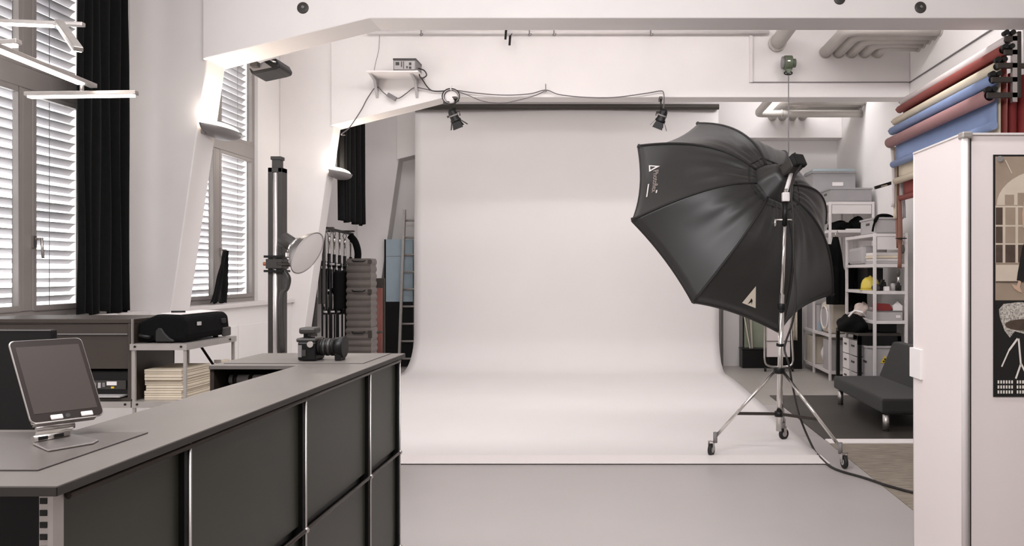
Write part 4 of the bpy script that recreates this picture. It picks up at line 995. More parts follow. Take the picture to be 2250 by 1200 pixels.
crate('low grey crate at the far end of the tall rack top', 2.74, 3.25, 11.47, 11.79, 2.326, 2.6, M_crate)
crate('grey crate on top of the rack behind the sofa', 2.875, 3.2, 8.85, 9.4, 1.846, 2.02, M_lgrey)

def blob(name, label, cat, c, rx, ry, rz, m, seed=0, n=20, grp=None, amp=0.18, flat=0.6):
    rnd = random.Random(seed); ph = [rnd.uniform(0, 6) for _ in range(6)]
    c = Vector(c)
    def fn(u, v):
        th = 2 * PI * u; f = PI * v
        k = 1 + amp * (math.sin(3 * th + ph[0]) * math.sin(2 * f + ph[1]) + 0.6 * math.sin(5 * th + ph[2] + 4 * f))
        z = math.cos(f); z = max(-flat, z)
        return c + Vector((rx * k * math.sin(f) * math.cos(th), ry * k * math.sin(f) * math.sin(th), rz * z * (k if z > 0 else 1)))
    return tag(MB().grid(fn, n + 10, n, True, True).build(name, m), label, cat, grp)
blob('cloth_bag', 'black bag in the upper compartment of the tall rack, far left', 'bag', (2.97, 10.55, 2.005), 0.16, 0.14, 0.075, M_blackm, 1)
blob('cloth_bag', 'black rounded bag in the upper compartment of the tall rack, at right', 'bag', (3.2, 10.52, 2.03), 0.10, 0.12, 0.11, M_blackm, 2)
tag(MB().box(3.0, 3.2, 10.36, 10.42, 1.961, 1.976).build('folded_paper', M_white, bevel=0.003), 'white folded sheet under the black bags on the tall rack', 'paper')
# black cloth trailing over the near crate
tag(MB().tube(spline([(2.85, 8.84, 1.86), (2.86, 8.83, 1.93), (2.89, 8.84, 2.0), (2.95, 8.9, 2.04), (3.05, 8.95, 2.045), (3.12, 9.0, 2.03)], 5), [0.012] * 8 + [0.02] * 18, 8).build('black_strap_bundle', M_blackm), 'black strap draped over the grey crate behind the sofa', 'strap')
# paper stacks on the 1.50 shelf
zz = 1.501
for i, (h, dx, m) in enumerate(((0.035, 0.0, M_lgrey), (0.03, 0.01, M_white), (0.03, -0.006, M_cream), (0.035, 0.008, M_white))):
    tag(MB().box(2.9 + dx, 3.19 + dx, 8.875 + dx, 9.25 + dx, zz, zz + h - 0.001).build('paper_stack', m, bevel=0.004), 'flat paper bundle on the rack behind the sofa, %s of four' % ['lowest', 'second', 'third', 'topmost'][i], 'paper', 'paper bundles on the rack')
    zz += h
tag(MB().prism([(2.88, 9.3, 1.501), (2.88, 9.88, 1.501), (2.88, 9.88, 1.7), (2.88, 9.3, 1.72)], (0.3, 0, 0)).build('cardboard_tray', M_lgrey, bevel=0.04), 'pale rounded tray on the upper rack shelf, farther from the sofa', 'tray')
# helmet and small things on the 1.20 shelf
r = thing('safety_helmet', 'yellow safety helmet on the rack behind the sofa', 'helmet', (2.965, 9.3, 1.201))
MB().lathe([(0.104, 0.0), (0.105, 0.02), (0.1, 0.06), (0.085, 0.1), (0.055, 0.13), (0.0, 0.142)], (2.97, 9.3, 1.215), (0, 0, 1), 28).build('shell', M_hood, r, solid=0.003)
MB().lathe([(0.1, 0.0), (0.125, -0.008), (0.125, -0.013), (0.1, -0.004)], (2.97, 9.3, 1.215), (0, 0, 1), 28).build('brim', M_hood, r)
MB().tube([(2.97 - 0.0, 9.3 - 0.1 * math.cos(t), 1.22 + 0.142 * math.sin(t)) for t in [PI * i / 14 for i in range(15)]], 0.009).build('crest', M_hood, r)
tag(MB().box(3.0, 3.19, 9.5, 9.88, 1.201, 1.46).build('black_box', M_black, bevel=0.008), 'black box behind the yellow helmet', 'box')
r = thing('action_camera', 'small black camera on the rack shelf, right of the helmet', 'camera', (3.0, 8.95, 1.201))
MB().box(2.965, 3.03, 8.92, 8.99, 1.201, 1.30).build('body', M_black, r, bevel=0.008); MB().cyl((3.0, 8.92, 1.26), (3.0, 8.89, 1.26), 0.022).build('lens', M_black, r); MB().box(2.985, 3.015, 8.93, 8.98, 1.30, 1.325).build('viewfinder', M_black, r)
tag(MB().box(2.99, 3.045, 8.86, 8.91, 1.201, 1.25).build('small_box', M_white, bevel=0.003), 'small white box in front of the small black camera', 'box')
r = thing('glass_jar', 'small clear jar with dark lid on the rack shelf edge', 'jar', (3.09, 8.88, 1.201))
MB().lathe([(0.0, 0.0), (0.024, 0.0), (0.026, 0.06), (0.02, 0.085)], (3.09, 8.88, 1.2015), (0, 0, 1), 18).build('jar_body', M_lgrey, r); MB().cyl((3.09, 8.88, 1.287), (3.09, 8.88, 1.305), 0.022).build('lid', M_dgrey, r)
tag(MB().box(3.13, 3.18, 8.86, 8.93, 1.201, 1.262).build('small_box', M_black, bevel=0.006), 'small black box at the right end of the helmet shelf', 'box')
blob('cloth_bag', 'small dark pouch on the helmet shelf beside the post', 'bag', (2.93, 8.95, 1.228), 0.045, 0.05, 0.045, M_roof, 9)
# 0.87 shelf
r = thing('flat_storage_box', 'flat grey drawer box on the rack shelf above the black trunk', 'drawer', (3.05, 9.0, 0.871))
MB().box(2.9, 3.195, 8.87, 9.2, 0.871, 0.965).build('box_body', M_lgrey, r, bevel=0.004); MB().box(3.12, 3.17, 8.865, 8.871, 0.9, 0.93).build('label', M_white, r); MB().box(2.897, 3.2, 8.867, 9.2, 0.966, 0.978).build('lid', M_mgrey, r, bevel=0.003)
tag(MB().prism([(2.905, 8.87, 0.979), (3.06, 8.87, 0.979), (3.085, 8.87, 1.0), (3.05, 8.87, 1.055), (2.905, 8.87, 1.06)], (0, 0.15, 0)).build('shoe_box', M_redd, bevel=0.004), 'dark red box lying on the grey drawer box', 'box')
r = thing('white_carton', 'small white carton beside the dark red box', 'box', (3.13, 8.95, 0.979)); MB().box(3.09, 3.2, 8.88, 9.0, 0.979, 1.04).build('carton', M_white, r, bevel=0.004); MB().prism([(3.1, 8.89, 1.041), (3.19, 8.89, 1.041), (3.16, 8.93, 1.085)], (0, 0.02, 0)).build('flap', M_white, r)
blob('cloth_bag', 'pale pink cloth bag on the lower rack shelf, left of the post', 'bag', (2.97, 9.6, 0.94), 0.09, 0.2, 0.09, mat('pale_pink_cloth', (205, 188, 180), 0.8, var=0.1), 5)
tag(MB().box(3.0, 3.2, 9.3, 9.8, 1.06 - 0.188, 1.0).build('grey_folder_box', M_lgrey, bevel=0.01), 'grey box behind the pink cloth bag', 'box')
# black drawer rack under the near unit
r = thing('drawer_cabinet', 'black cabinet frame with white drawers left of the radiation sticker crate', 'cabinet', (2.95, 9.42, 0))
x0, x1, y0, y1, zt_ = 2.73, 3.215, 8.97, 9.88, 0.72
for (x, y) in ((x0, y0), (x0, y1 - .04), (x1 - .04, y0), (x1 - .04, y1 - .04)): MB().box(x, x + .04, y, y + .04, 0, zt_ - 0.03).build('leg', M_black, r)
MB().box(x0, x1, y0, y1, zt_ - 0.03, zt_).build('top', M_roof, r, bevel=0.002); MB().box(x0, x1, y0, y0 + 0.03, zt_ - 0.13, zt_ - 0.031).build('front_apron', M_black, r)
MB().box(x0 + 0.06, x1 - 0.03, 9.35, 9.36, 0.05, zt_ - 0.031).build('partition', M_black, r)
for i in range(3):
    za_ = 0.08 + i * 0.185
    d = MB().box(x0 + 0.012, x1 - 0.05, 9.05, 9.34, za_, za_ + 0.175).build('drawer', M_lgrey, r, bevel=0.004)
    MB().box(x0 + 0.004, x0 + 0.012, 9.15, 9.26, za_ + 0.1, za_ + 0.12).build('pull', M_dgrey, d)
for i in range(3):
    za_ = 0.08 + i * 0.185
    d = MB().box(x0 + 0.012, x1 - 0.05, 9.38, 9.62, za_, za_ + 0.175).build('drawer', M_white, r, bevel=0.004)
    MB().box(x0 + 0.004, x0 + 0.012, 9.46, 9.54, za_ + 0.1, za_ + 0.12).build('pull', M_dgrey, d)
r2 = crate('grey crate with a yellow warning sticker behind the sofa', 2.79, 3.16, 8.868, 9.03, 0.16, 0.585, M_lgrey)
ROOT = r2
s0 = Vector((2.93, 8.866, 0.42))
sc = Vector((3.0, 8.878, 0.43)); st = MB().prism([sc + Vector((-0.05, 0, -0.035)), sc + Vector((0.05, 0, -0.035)), sc + Vector((0, 0, 0.05))], (0, -0.003, 0)).build('warning_sticker', M_sticker, r2)
f = MB(); c2 = sc + Vector((0, -0.004, -0.007)); f.cyl(c2, c2 + Vector((0, -0.001, 0)), 0.005, n=12)
for k in range(3):
    a = -PI / 2 + k * 2 * PI / 3 + PI
    pts = [c2 + Vector((q * math.cos(a + e), 0, q * math.sin(a + e))) for q, e in ((0.008, -0.5), (0.024, -0.5), (0.026, 0), (0.024, 0.5), (0.008, 0.5))]
    f.prism(pts, (0, -0.001, 0))
f.build('trefoil', M_black, r2)
tag(MB().box(2.79, 3.16, 8.868, 8.965, 0.0, 0.155).build('plinth_box', M_lgrey, bevel=0.005), 'pale low box under the grey crate with warning sticker', 'box')
blob('camera_bag', 'black open bag with straps on the black drawer cabinet', 'bag', (2.76, 9.3, 0.79), 0.16, 0.3, 0.12, M_blackm, 4, amp=0.12)
for i, (p_, q_) in enumerate((((2.66, 9.1, 0.9), (2.80, 9.0, 0.95)), ((2.7, 9.3, 0.92), (2.85, 9.05, 0.9)))):
    tag(MB().tube(spline([p_, ((p_[0] + q_[0]) / 2, 9.1, 0.965), q_], 5), 0.012).build('bag_strap', M_white if i == 0 else M_lgrey), ['white strap lying across the black open bag', 'grey strap lying across the black open bag'][i], 'strap')
tag(MB().box(3.0, 3.2, 9.06, 9.85, 0.721, 0.83).build('flight_case', M_black, bevel=0.01), 'flat black trunk under the grey drawer box', 'trunk')

# far rack lower content
tag(MB().box(2.80, 3.3, 11.24, 11.72, 0.121, 0.5).build('beige_panel_box', M_beige, bevel=0.006), 'beige flat box in the lowest bay of the tall rack', 'box')
blob('cloth_bag', 'large white sack in the lowest bay of the tall rack', 'bag', (2.98, 10.95, 0.28), 0.15, 0.17, 0.17, M_white, 11, amp=0.1, flat=0.9)
tag(MB().box(2.79, 3.3, 10.45, 10.72, 0.121, 0.52).build('grey_carton', M_lgrey, bevel=0.004), 'grey carton right of the white sack in the tall rack', 'box')
r = thing('plastic_case', 'beige rounded plastic case on the tall rack, beside the black bag', 'case', (2.95, 10.55, 0.601))
MB().box(2.8, 3.1, 10.40, 10.9, 0.602, 1.02).build('shell', M_beige, r, bevel=0.07, seg=4); MB().box(2.79, 2.8, 10.5, 10.8, 0.7, 0.92).build('side_panel', M_lgrey, r, bevel=0.004)
MB().tube(rr2 := [(2.79, 10.65 + 0.17 * math.cos(t), 0.81 + 0.15 * math.sin(t)) for t in [2 * PI * i / 20 for i in range(20)]], 0.012, 8, True).build('rim', M_white, r)
tag(MB().box(2.81, 3.3, 11.0, 11.7, 0.601, 0.95).build('white_carton', M_lgrey, bevel=0.005), 'pale carton on the tall rack, left of the beige plastic case', 'box')
tag(MB().box(2.785, 2.83, 10.92, 10.99, 0.601, 0.72).build('small_box', M_boardblue, bevel=0.004), 'small blue grey box beside the beige plastic case', 'box')
# coats between the racks
def coat(label, cx_, cy_, zb, zt, w, seed, d=0.12):
    rnd = random.Random(seed); ph = [rnd.uniform(0, 6) for _ in range(4)]
    def fn(u, v):
        th = 2 * PI * u; k = math.sin(PI * min(1, 0.08 + 0.92 * v) * 0.5) ** 0.5 if v < 0.5 else 1.0 - 0.15 * math.cos(4 * v + ph[0]) * (v - 0.5)
        k *= 1 - 0.2 * max(0, 0.25 - v) * 4
        fold = 1 + 0.12 * math.sin(5 * th + ph[1] + 2 * v) + 0.06 * math.sin(9 * th + ph[2])
        return Vector((cx_ + w * k * fold * math.cos(th), cy_ + d * k * fold * math.sin(th), zt - (zt - zb) * v))
    r = thing('jacket', label, 'jacket', (cx_, cy_, zb), 'black jackets hanging between the racks')
    MB().grid(fn, 36, 24, True, True).build('body', M_blackm, r)
    MB().tube(spline([(cx_ - w * 0.9, cy_ - d, zt - 0.1), (cx_ - w * 1.15, cy_ - d, zt - 0.35), (cx_ - w * 1.05, cy_ - d * 0.9, zt - 0.62)], 6), 0.045, 10).build('sleeve', M_blackm, r)
    MB().tube([(cx_, cy_, zt - 0.02), (cx_, cy_, zt + 0.05), (cx_ + 0.03, cy_ + 0.02, zt + 0.08), (cx_ + 0.06, cy_ + 0.08, zt + 0.04)], 0.004).build('hook', M_chrome, r)
coat('black jacket hanging in front of the tall rack, nearest to the softbox', 2.80, 10.15, 1.0, 1.86, 0.11, 3)
coat('black jacket hanging beside the helmet shelf', 3.07, 10.12, 0.88, 1.62, 0.12, 6)

# ================================================================== SOFA
r = thing('sofa', 'low charcoal sofa with chrome legs on the dark floor mat', 'sofa', (2.7, 7.6, 0.008))
MB().box(2.34, 3.02, 6.98, 8.56, 0.165, 0.297).build('seat', M_sofa, r, bevel=0.022, seg=3)
MB().prism([(2.83, 6.98, 0.285), (2.99, 6.98, 0.25), (3.10, 6.98, 0.62), (3.07, 6.98, 0.665), (2.98, 6.98, 0.66)], (0, 1.60, 0)).build('backrest', M_sofa, r, bevel=0.02, seg=3)
MB().box(2.40, 2.96, 7.02, 8.52, 0.15, 0.166).build('base_frame', M_black, r)
for (x, y) in ((2.385, 7.03), (2.385, 8.45), (2.95, 7.03), (2.95, 8.45)):
    MB().cyl((x, y, 0.014), (x, y, 0.152), 0.027, 0.03, 20).build('leg', M_alu, r); MB().cyl((x, y, 0.0085), (x, y, 0.015), 0.028, n=20).build('foot', M_black, r)

# ================================================================== WHITE CABINET AND POSTER, right foreground
CXm, CYn, CYf = 1.306, 3.0, 3.49; CZ = at(0, 292, 3.0).z
r = thing('white_cabinet', 'tall white cabinet with metal corner post at the right picture edge', 'cabinet', (1.9, 3.25, 0))
MB().box(CXm, CXm + 0.018, CYn + 0.012, CYf, 0.02, CZ - 0.006).build('side_panel', M_pink, r, bevel=0.002)
MB().box(CXm + 0.036, CXm + 1.2, CYn + 0.004, CYn + 0.02, 0.02, CZ - 0.008).build('front_panel', M_pink, r, bevel=0.002)
MB().box(CXm + 0.018, CXm + 1.2, CYn + 0.022, CYf, CZ - 0.03, CZ - 0.012).build('top_panel', M_pink, r)
MB().box(CXm + 0.018, CXm + 1.2, CYf - 0.016, CYf, 0.02, CZ - 0.03).build('back_panel', M_pink, r)
MB().cyl((CXm + 0.010, CYn + 0.002, 0.0), (CXm + 0.010, CYn + 0.002, CZ), 0.012, n=18).build('corner_post', M_steelw, r)
MB().box(CXm + 0.022, CXm + 0.027, CYn - 0.001, CYn + 0.02, 0.0, CZ - 0.02).build('corner_profile', M_galv, r)
MB().box(CXm + 0.0275, CXm + 0.0355, CYn + 0.008, CYn + 0.02, 0.0, CZ - 0.02).build('shadow_gap', M_dgrey, r)
MB().box(CXm - 0.006, CXm + 0.034, CYn - 0.014, CYn + 0.03, CZ - 0.022, CZ + 0.004).build('corner_connector', M_galv, r, bevel=0.006)
MB().box(CXm - 0.004, CXm + 0.018, CYn + 0.03, CYf + 0.002, CZ - 0.008, CZ).build('top_rail', M_steelw, r, bevel=0.001)
MB().box(CXm + 0.034, CXm + 1.2, CYn - 0.003, CYn + 0.02, CZ - 0.008, CZ + 0.0).build('top_rail', M_steelw, r, bevel=0.001)
MB().cyl((CXm + 0.004, CYf, 0.0), (CXm + 0.004, CYf, CZ), 0.006, n=12).build('rear_post', M_steelw, r)
zl0, zl1 = at(0, 834, 3.4).z, at(0, 768, 3.4).z
MB().box(CXm - 0.012, CXm + 0.006, 3.385, CYf + 0.02, zl0, zl1).build('latch_block', M_white, r, bevel=0.002)
# poster
def pp_(px, py, o=0.0): return at(px, py, CYn + 0.003 - o)
r = thing('poster', 'black framed contact-sheet poster with two photographs on the white cabinet', 'poster', pp_(2240, 870))
def quad(name, m, pts, o, parent): return MB().add([pp_(x, y, o) for x, y in pts], [list(range(len(pts)))]).build(name, m, parent)
PX1 = 2400
MB().box(pp_(2182, 0).x, pp_(PX1, 0).x, CYn + 0.0005, CYn + 0.0035, pp_(0, 872).z, pp_(0, 340).z).build('sheet', M_ink, r)
P0 = 0.003
up_ = quad('upper_photograph', M_sepia, [(2187, 344), (PX1 - 5, 344), (PX1 - 5, 660), (2187, 660)], P0, r)
arch = [(2190, 451)] + [(2190 + 120 * (1 - math.cos(t)), 451 - 81 * math.sin(t)) for t in [PI / 2 * i / 10 for i in range(1, 11)]] + [(PX1 - 10, 370), (PX1 - 10, 451)]
quad('arch', M_sepial, arch, P0 + 0.0006, up_)
wy = [(456, 494), (498, 534), (538, 577)]
wx = [(2188, 2203), (2209, 2231), (2237, 2262), (2268, 2300), (2306, 2340)]
m1 = MB(); m2 = MB()
quad('window_wall', M_sepial, [(2187, 452), (PX1 - 10, 452), (PX1 - 10, 578), (2187, 578)], P0 + 0.0006, up_)
for j, (ya, yb) in enumerate(wy):
    for i, (xa, xb) in enumerate(wx):
        (m2 if (j == 2 or i == 0) else m1).add([pp_(xa, ya, P0 + .0012), pp_(xb, ya, P0 + .0012), pp_(xb, yb, P0 + .0012), pp_(xa, yb, P0 + .0012)], [(0, 1, 2, 3)])
m1.build('window_panes', M_sepia, up_); m2.build('dark_window_panes', M_sepiad, up_)
for (xa, xb, ya, yb) in ((2208, 2228, 428, 450), (2236, 2262, 424, 450)): quad('arch_pane', M_sepia, [(xa, ya), (xb, ya), (xb, yb), (xa, yb)], P0 + .0012, up_)
quad('floor_band', M_sepial, [(2188, 582), (PX1 - 10, 582), (PX1 - 10, 618), (2188, 618)], P0 + .0012, up_)
quad('skirting_line', M_sepiad, [(2188, 618), (PX1 - 10, 618), (PX1 - 10, 621), (2188, 621)], P0 + .0012, up_)
fg = quad('figure', M_ink, [(2268, 470), (2258, 515), (2246, 545), (2236, 600), (2234, 616), (2244, 620), (2252, 617), (2290, 610), (2300, 470)], P0 + .0018, up_)
quad('figure_skin', M_skin, [(2238, 616), (2234, 628), (2223, 624), (2228, 634), (2238, 641), (2246, 643), (2241, 630), (2244, 619)], P0 + .0024, up_)
quad('figure_skin', M_skin, [(2250, 440), (2246, 470), (2247, 500), (2254, 502), (2262, 460)], P0 + .0024, up_)
quad('wire', M_sepial, [(2208, 352), (2210, 351), (2224, 380), (2222, 381)], P0 + .0012, up_)
MB().cyl(pp_(2197, 349, 0.003), pp_(2197, 349, 0.009), 0.011, n=20).build('magnet', M_mgrey, r)
lo_ = quad('lower_photograph', M_ink, [(2187, 664), (PX1 - 5, 664), (PX1 - 5, 868), (2187, 868)], P0, r)
hat = [(2195, 680), (2205, 668), (2240, 664), (2290, 668), (2310, 690), (2300, 720), (2280, 738), (2255, 735), (2230, 728), (2219, 742), (2208, 728), (2202, 712), (2197, 698)]
quad('lace_hat', M_lace, hat, P0 + .0006, lo_)
quad('hat_opening', M_sepiad, [(2208 + 45 + 45 * math.cos(t), 714 + 13 * math.sin(t)) for t in [2 * PI * i / 24 for i in range(24)]], P0 + .0012, lo_)
for (a, b, w) in (((2236, 744), (2217, 770), 2.2), ((2217, 770), (2201, 806), 1.6), ((2238, 744), (2243, 800), 2.0), ((2243, 800), (2232, 832), 2.0), ((2244, 800), (2262, 836), 2)):
    d = Vector((b[0] - a[0], b[1] - a[1])); nn = Vector((-d.y, d.x)).normalized() * w
    quad('tripod_leg', M_print, [(a[0] + nn.x, a[1] + nn.y), (b[0] + nn.x, b[1] + nn.y), (b[0] - nn.x, b[1] - nn.y), (a[0] - nn.x, a[1] - nn.y)], P0 + .0014, lo_)
m = MB()
for row in range(3):
    for i in range(34):
        x = 2192 + i * 6; y = 836 + row * 11
        if i % 7 == 6: continue
        m.add([pp_(x, y, P0 + .0014), pp_(x + 3.6, y, P0 + .0014), pp_(x + 3.6, y + 7, P0 + .0014), pp_(x, y + 7, P0 + .0014)], [(0, 1, 2, 3)])
m.build('contact_strip', M_print, lo_)
m = MB()
for i in range(20):
    y = 432 + i * 11.4; m.add([pp_(2184.5, y, .002), pp_(2187.5, y, .002), pp_(2187.5, y + 8, .002), pp_(2184.5, y + 8, .002)], [(0, 1, 2, 3)])
m.build('film_perforation', M_print, r)

# ================================================================== LEFT BACKGROUND
# hanging rack with folded stands in the third bay
r = thing('stand_rack', 'wall rail for hanging folded light stands behind the second column', 'rail', (-3.42, 9.9, 1.9))
MB().bar(at(702, 498, 9.46), at(775, 515, 10.45), 0.03, 0.03).build('rail', M_black, r)
for yy in (9.55, 10.3): MB().box(XL, -3.38, yy - 0.02, yy + 0.02, 1.93, 1.95).build('wall_arm', M_darkm, r)
def stand_proto(loc, label):
    r = thing('folded_light_stand', label, 'light stand', loc, 'folded light stands hanging behind the second column')
    x, y, z = loc
    MB().cyl((x, y, z + 0.30), (x, y, z + 1.22), 0.013, n=12).build('tube', M_chrome, r)
    MB().cyl((x, y, z + 0.55), (x, y, z + 1.05), 0.02, n=12).build('sleeve', M_black, r)
    for k in range(3):
        a = k * 2 * PI / 3 + 0.4; dx, dy = 0.034 * math.cos(a), 0.034 * math.sin(a)
        MB().cyl((x + dx, y + dy, z), (x + dx, y + dy, z + 0.86), 0.0095, n=10).build('leg', M_black, r)
    for zz_, s in ((0.92, 1), (0.6, -1), (0.34, 1)):
        MB().cyl((x, y, z + zz_ - 0.03), (x, y, z + zz_ + 0.03), 0.027, n=14).build('collar', M_black, r)
        MB().cyl((x, y - 0.02, z + zz_), (x + 0.05 * s, y - 0.045, z + zz_), 0.012).build('knob', M_lgrey, r)
    MB().cyl((x, y, z + 1.2), (x, y, z + 1.26), 0.018).build('spigot', M_chrome, r)
    MB().tube([(x, y, z + 1.25), (x + 0.03, y, z + 1.31), (x, y, z + 1.345), (x - 0.03, y, z + 1.31)], 0.007, 8, True).build('hanging_loop', M_mgrey, r)
    return r
ra, rb = at(702, 498, 9.46), at(775, 515, 10.45)
spots = [tuple(ra.lerp(rb, t) + Vector((0, 0, -1.352))) for t in (0.12, 0.27, 0.42, 0.58, 0.74, 0.93)]
ol = ['nearest to the second column', 'second from the column', 'third from the column', 'fourth from the column', 'fifth from the column', 'farthest from the column']
p0_ = stand_proto(spots[0], 'folded light stand hanging on the rail, %s' % ol[0])
for i in range(1, 6): dup(p0_, spots[i], 'folded light stand hanging on the rail, %s' % ol[i], rot=(0, 0, i * 0.7), scale=(1, 1, 1))
tag(MB().box(-3.45, -3.39, 9.72, 10.05, 0.95, 1.42).build('equipment_pouch', M_blackm, bevel=0.02), 'black pouch hanging in front of the folded light stands', 'bag')
tag(MB().tube(spline([(-3.45, 10.35, 1.88), (-3.38, 10.33, 1.80), (-3.35, 10.35, 1.65), (-3.38, 10.37, 1.45), (-3.39, 10.35, 1.2)], 6), 0.045, 10).build('equipment_bag', M_blackm), 'long black bag hanging right of the folded light stands', 'bag')
tag(MB().box(-3.74, -3.56, 9.475, 9.50, 0.0, 1.20).build('grey_board', M_dgrey, bevel=0.003), 'dark grey board leaning at the foot of the second column', 'board')
# dark strips clamped at the column
for (a, b, lab) in ((0.0, 0.035, 'left'), (0.05, 0.085, 'right')):
    x = -3.55 + a
    tag(MB().box(x, x + 0.03, 9.5, 9.53, 1.03, 1.937).build('clamped_pole', M_dgrey, bevel=0.003), 'dark flat pole on the column edge, %s of two' % lab, 'pole', 'dark poles beside the second column')
# ribbed cases
def ribbed(label, c, w, d, h, tilt, grp='ribbed grey cases'):
    cx_, cy_, z0 = c
    r = thing('ribbed_case', label, 'case', (cx_, cy_, z0), grp)
    n = max(3, int(h / 0.075)); m = MB()
    prof = []
    for i in range(n * 6 + 1):
        t = i / (n * 6); prof.append((0.012 * abs(math.sin(PI * n * t)), t * h))
    pts = [(-w / 2, -d / 2), (w / 2, -d / 2), (w / 2, d / 2), (-w / 2, d / 2)]
    vs = []; fs = []
    for (o, z) in prof:
        for (px, py) in pts: vs.append((cx_ + px + o * (1 if px > 0 else -1) + tilt * z, cy_ + py + o * (1 if py > 0 else -1), z0 + z))
    for i in range(len(prof) - 1):
        for k in range(4): fs.append((i * 4 + k, i * 4 + (k + 1) % 4, i * 4 + 4 + (k + 1) % 4, i * 4 + 4 + k))
    L = len(prof) - 1
    m.add(vs, fs + [(3, 2, 1, 0), tuple(L * 4 + k for k in range(4))]); m.build('shell', M_ribc, r)
    MB().box(cx_ + w / 2 - 0.03, cx_ + w / 2 + 0.02, cy_ - d / 2 - 0.02, cy_ - d / 2 + 0.005, z0 + h * 0.82, z0 + h * 0.95).build('latch', M_darkm, r, bevel=0.004)
    MB().tube([(cx_ - 0.08, cy_ - d / 2 - 0.012, z0 + h * 0.93), (cx_ - 0.06, cy_ - d / 2 - 0.03, z0 + h * 0.9), (cx_ + 0.06, cy_ - d / 2 - 0.03, z0 + h * 0.9), (cx_ + 0.08, cy_ - d / 2 - 0.012, z0 + h * 0.93)], 0.008).build('handle', M_black, r)
    return r
M_ribc = mat('grooved_grey_metal', (112, 106, 102), 0.38, metal=0.75, var=0.1, scale=6)
ribbed('ribbed grey case standing on the floor, lowest of the stack by the red roll', (-3.205, 10.05, 0.0), 0.30, 0.24, 0.72, 0.0)
ribbed('tall ribbed grey case in the middle of the stack by the red roll', (-3.205, 10.05, 0.721), 0.29, 0.23, 0.50, 0.0)
ribbed('small ribbed grey case on top of the stack by the red roll', (-3.205, 10.05, 1.222), 0.285, 0.22, 0.36, 0.0)
# red roll, boards, ladder
r = thing('standing_roll', 'dark red standing roll beside the ribbed grey cases', 'paper roll', (-3.07, 10.6, 0))
MB().cyl((-3.19, 10.6, 0.0), (-3.19, 10.6, 1.20), 0.085, n=24).build('roll', M_redroll, r); MB().cyl((-3.19, 10.6, 1.2), (-3.19, 10.6, 1.21), 0.05, n=18).build('core', M_roof, r); MB().cyl((-3.19, 10.6, 0.6), (-3.19, 10.6, 0.63), 0.087, n=24).build('binding', M_roof, r)
tag(MB().box(-3.4, -3.12, 10.75, 10.78, 0.0, 1.33).build('grey_board', M_roof, bevel=0.003), 'brown grey board behind the red standing roll', 'board')
BY = 11.9
xb0, xb1 = at(848, 0, BY).x, at(907, 0, BY).x
r = thing('tall_board', 'tall board leaning at the wall, blue grey above and black below', 'board', ((xb0 + xb1) / 2, BY, 0))
zsp = at(0, 622, BY).z; ztp = at(0, 526, BY).z
MB().box(xb0, xb1, BY, BY + 0.03, zsp - 0.28, ztp).build('upper_panel', M_boardblue, r, bevel=0.002)
MB().box(xb0 - 0.03, xb1, BY - 0.002, BY + 0.03, 0, zsp - 0.281).build('lower_panel', M_black, r, bevel=0.002)
MB().box(xb0 - 0.025, xb0 - 0.001, BY - 0.002, BY + 0.03, zsp - 0.28, ztp).build('edge_strip', M_black, r)
MB().box(xb0, xb1, BY - 0.0025, BY - 0.0005, at(0, 563, BY).z - 0.004, at(0, 563, BY).z + 0.002).build('joint_line', M_mgrey, r)
LY = 11.72
r = thing('ladder', 'aluminium ladder leaning beside the left edge of the backdrop', 'ladder', (-2.92, LY, 0))
def lad(px, py, dy=0): return at(px, py, LY + dy)
zl_ = lambda z: LY + 0.10 * z
xa, xb = at(880, 0, LY).x, at(880, 0, LY).x + 0.36
for x, lean in ((xa, 0.05), (xb, 0.0)):
    MB().bar((x - 0.015, LY - 0.02, 0), (x + lean * 0.6, LY + 0.11, 2.34), 0.036, 0.05, (0, 1, 0)).build('rail', M_galv, r)
for i in range(9):
    z = 0.14 + 0.255 * i; y = LY - 0.02 + 0.13 * z / 2.34
    MB().cyl((xa + 0.0 + 0.02 * z / 2.3, y, z), (xb, y, z), 0.016, n=10).build('rung', M_galv, r)

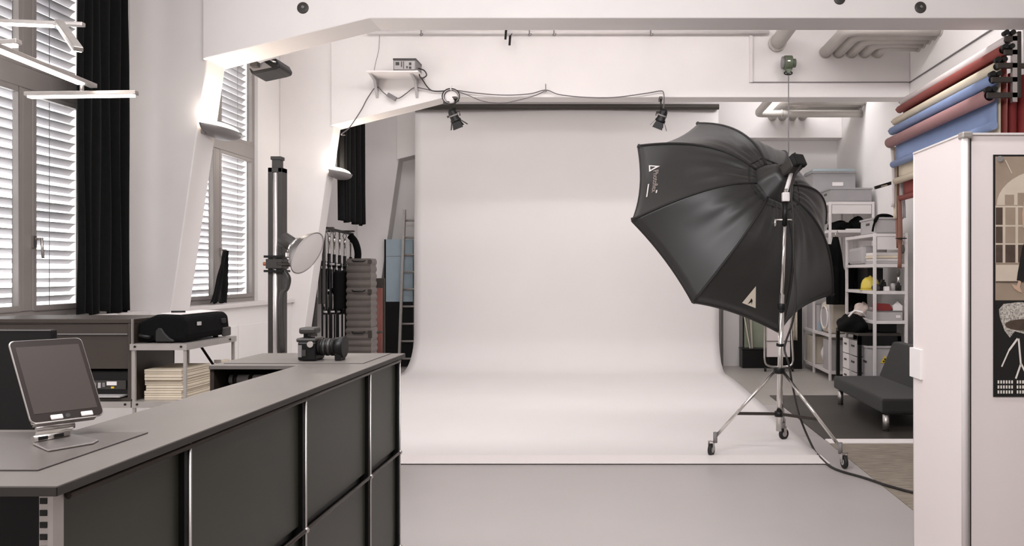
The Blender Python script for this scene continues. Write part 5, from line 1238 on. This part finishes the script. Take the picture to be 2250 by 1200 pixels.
# ================================================================== BACK RIGHT CORNER
struct(MB().box(1.62, 1.86, 12.0, YB, 0, 3.43).build('column_corner', M_wall))
r = thing('low_black_cabinet', 'low black cabinet at the back wall behind the light stand', 'cabinet', (2.2, 11.85, 0))
MB().box(1.86, 2.62, 11.7, 11.99, 0.0, 0.27).build('body', M_black, r, bevel=0.004); MB().box(1.85, 2.63, 11.69, 12.0, 0.271, 0.285).build('top', M_black, r, bevel=0.003); MB().box(2.235, 2.24, 11.697, 11.7, 0.01, 0.26).build('door_gap', M_dgrey, r)
r = thing('framed_pane', 'pale green framed pane standing on the low black cabinet', 'frame', (2.08, 11.9, 0.286))
MB().box(1.92, 2.30, 11.9, 11.91, 0.287, 0.95).build('pane', M_green2, r); MB().box(1.90, 2.32, 11.911, 11.93, 0.286, 0.97).build('backing', M_black, r)
for (x, l, lab) in ((1.90, 0.10, 'leftmost'), (1.95, 0.07, 'middle'), (2.0, 0.02, 'rightmost')):
    tag(MB().bar((x + l * 0.9, 11.8, 0.286), (x - l * 0.3, 11.85, 1.0), 0.022, 0.016).build('wooden_strip', M_beige if lab != 'middle' else M_mgrey), 'thin strip leaning on the low black cabinet, %s of three' % lab, 'strip', 'thin strips on the black cabinet')
r = thing('folding_trolley', 'folded trolley with a silver tube frame leaning behind the stand', 'trolley', (2.3, 11.3, 0))
TY = 11.3
MB().tube(spline([at(1680, 690, TY), at(1680, 760, TY), at(1681, 795, TY), at(1692, 805, TY), at(1715, 806, TY), at(1735, 804, TY), at(1742, 793, TY), at(1741, 760, TY), at(1738, 690, TY)], 5), 0.016, 10).build('tube_frame', M_chrome, r)
MB().box(at(1685, 0, TY).x, at(1737, 0, TY).x, TY + 0.02, TY + 0.04, at(0, 785, TY).z, at(0, 700, TY).z).build('back_panel', M_pink, r, bevel=0.004)
MB().box(at(1685, 0, TY).x, at(1737, 0, TY).x, TY + 0.012, TY + 0.02, at(0, 751, TY).z, at(0, 749, TY).z).build('seam', M_mgrey, r)
for px in (1682, 1742): MB().cyl((at(px, 0, TY).x - 0.012, TY + 0.02, 0.03), (at(px, 0, TY).x + 0.012, TY + 0.02, 0.03), 0.03, n=18).build('wheel', M_rubber, r)
r = thing('cloth', 'pinkish cloth hanging beside the folding trolley', 'cloth', (2.6, 11.6, 0.4))
MB().grid(lambda u, v: Vector((2.55 + 0.09 * u, 11.59 + 0.015 * math.sin(12 * u), 0.42 + 0.5 * v)), 16, 8).build('fabric', M_beige, r, solid=0.006)
MB().tube([(2.54, 11.612, 0.92), (2.65, 11.612, 0.92)], 0.008).build('rod', M_darkm, r)
tag(MB().box(2.54, 2.72, 11.62, 11.68, 0.0, 0.94).build('leaning_board', M_black, bevel=0.003), 'black panel standing behind the pinkish cloth', 'panel')
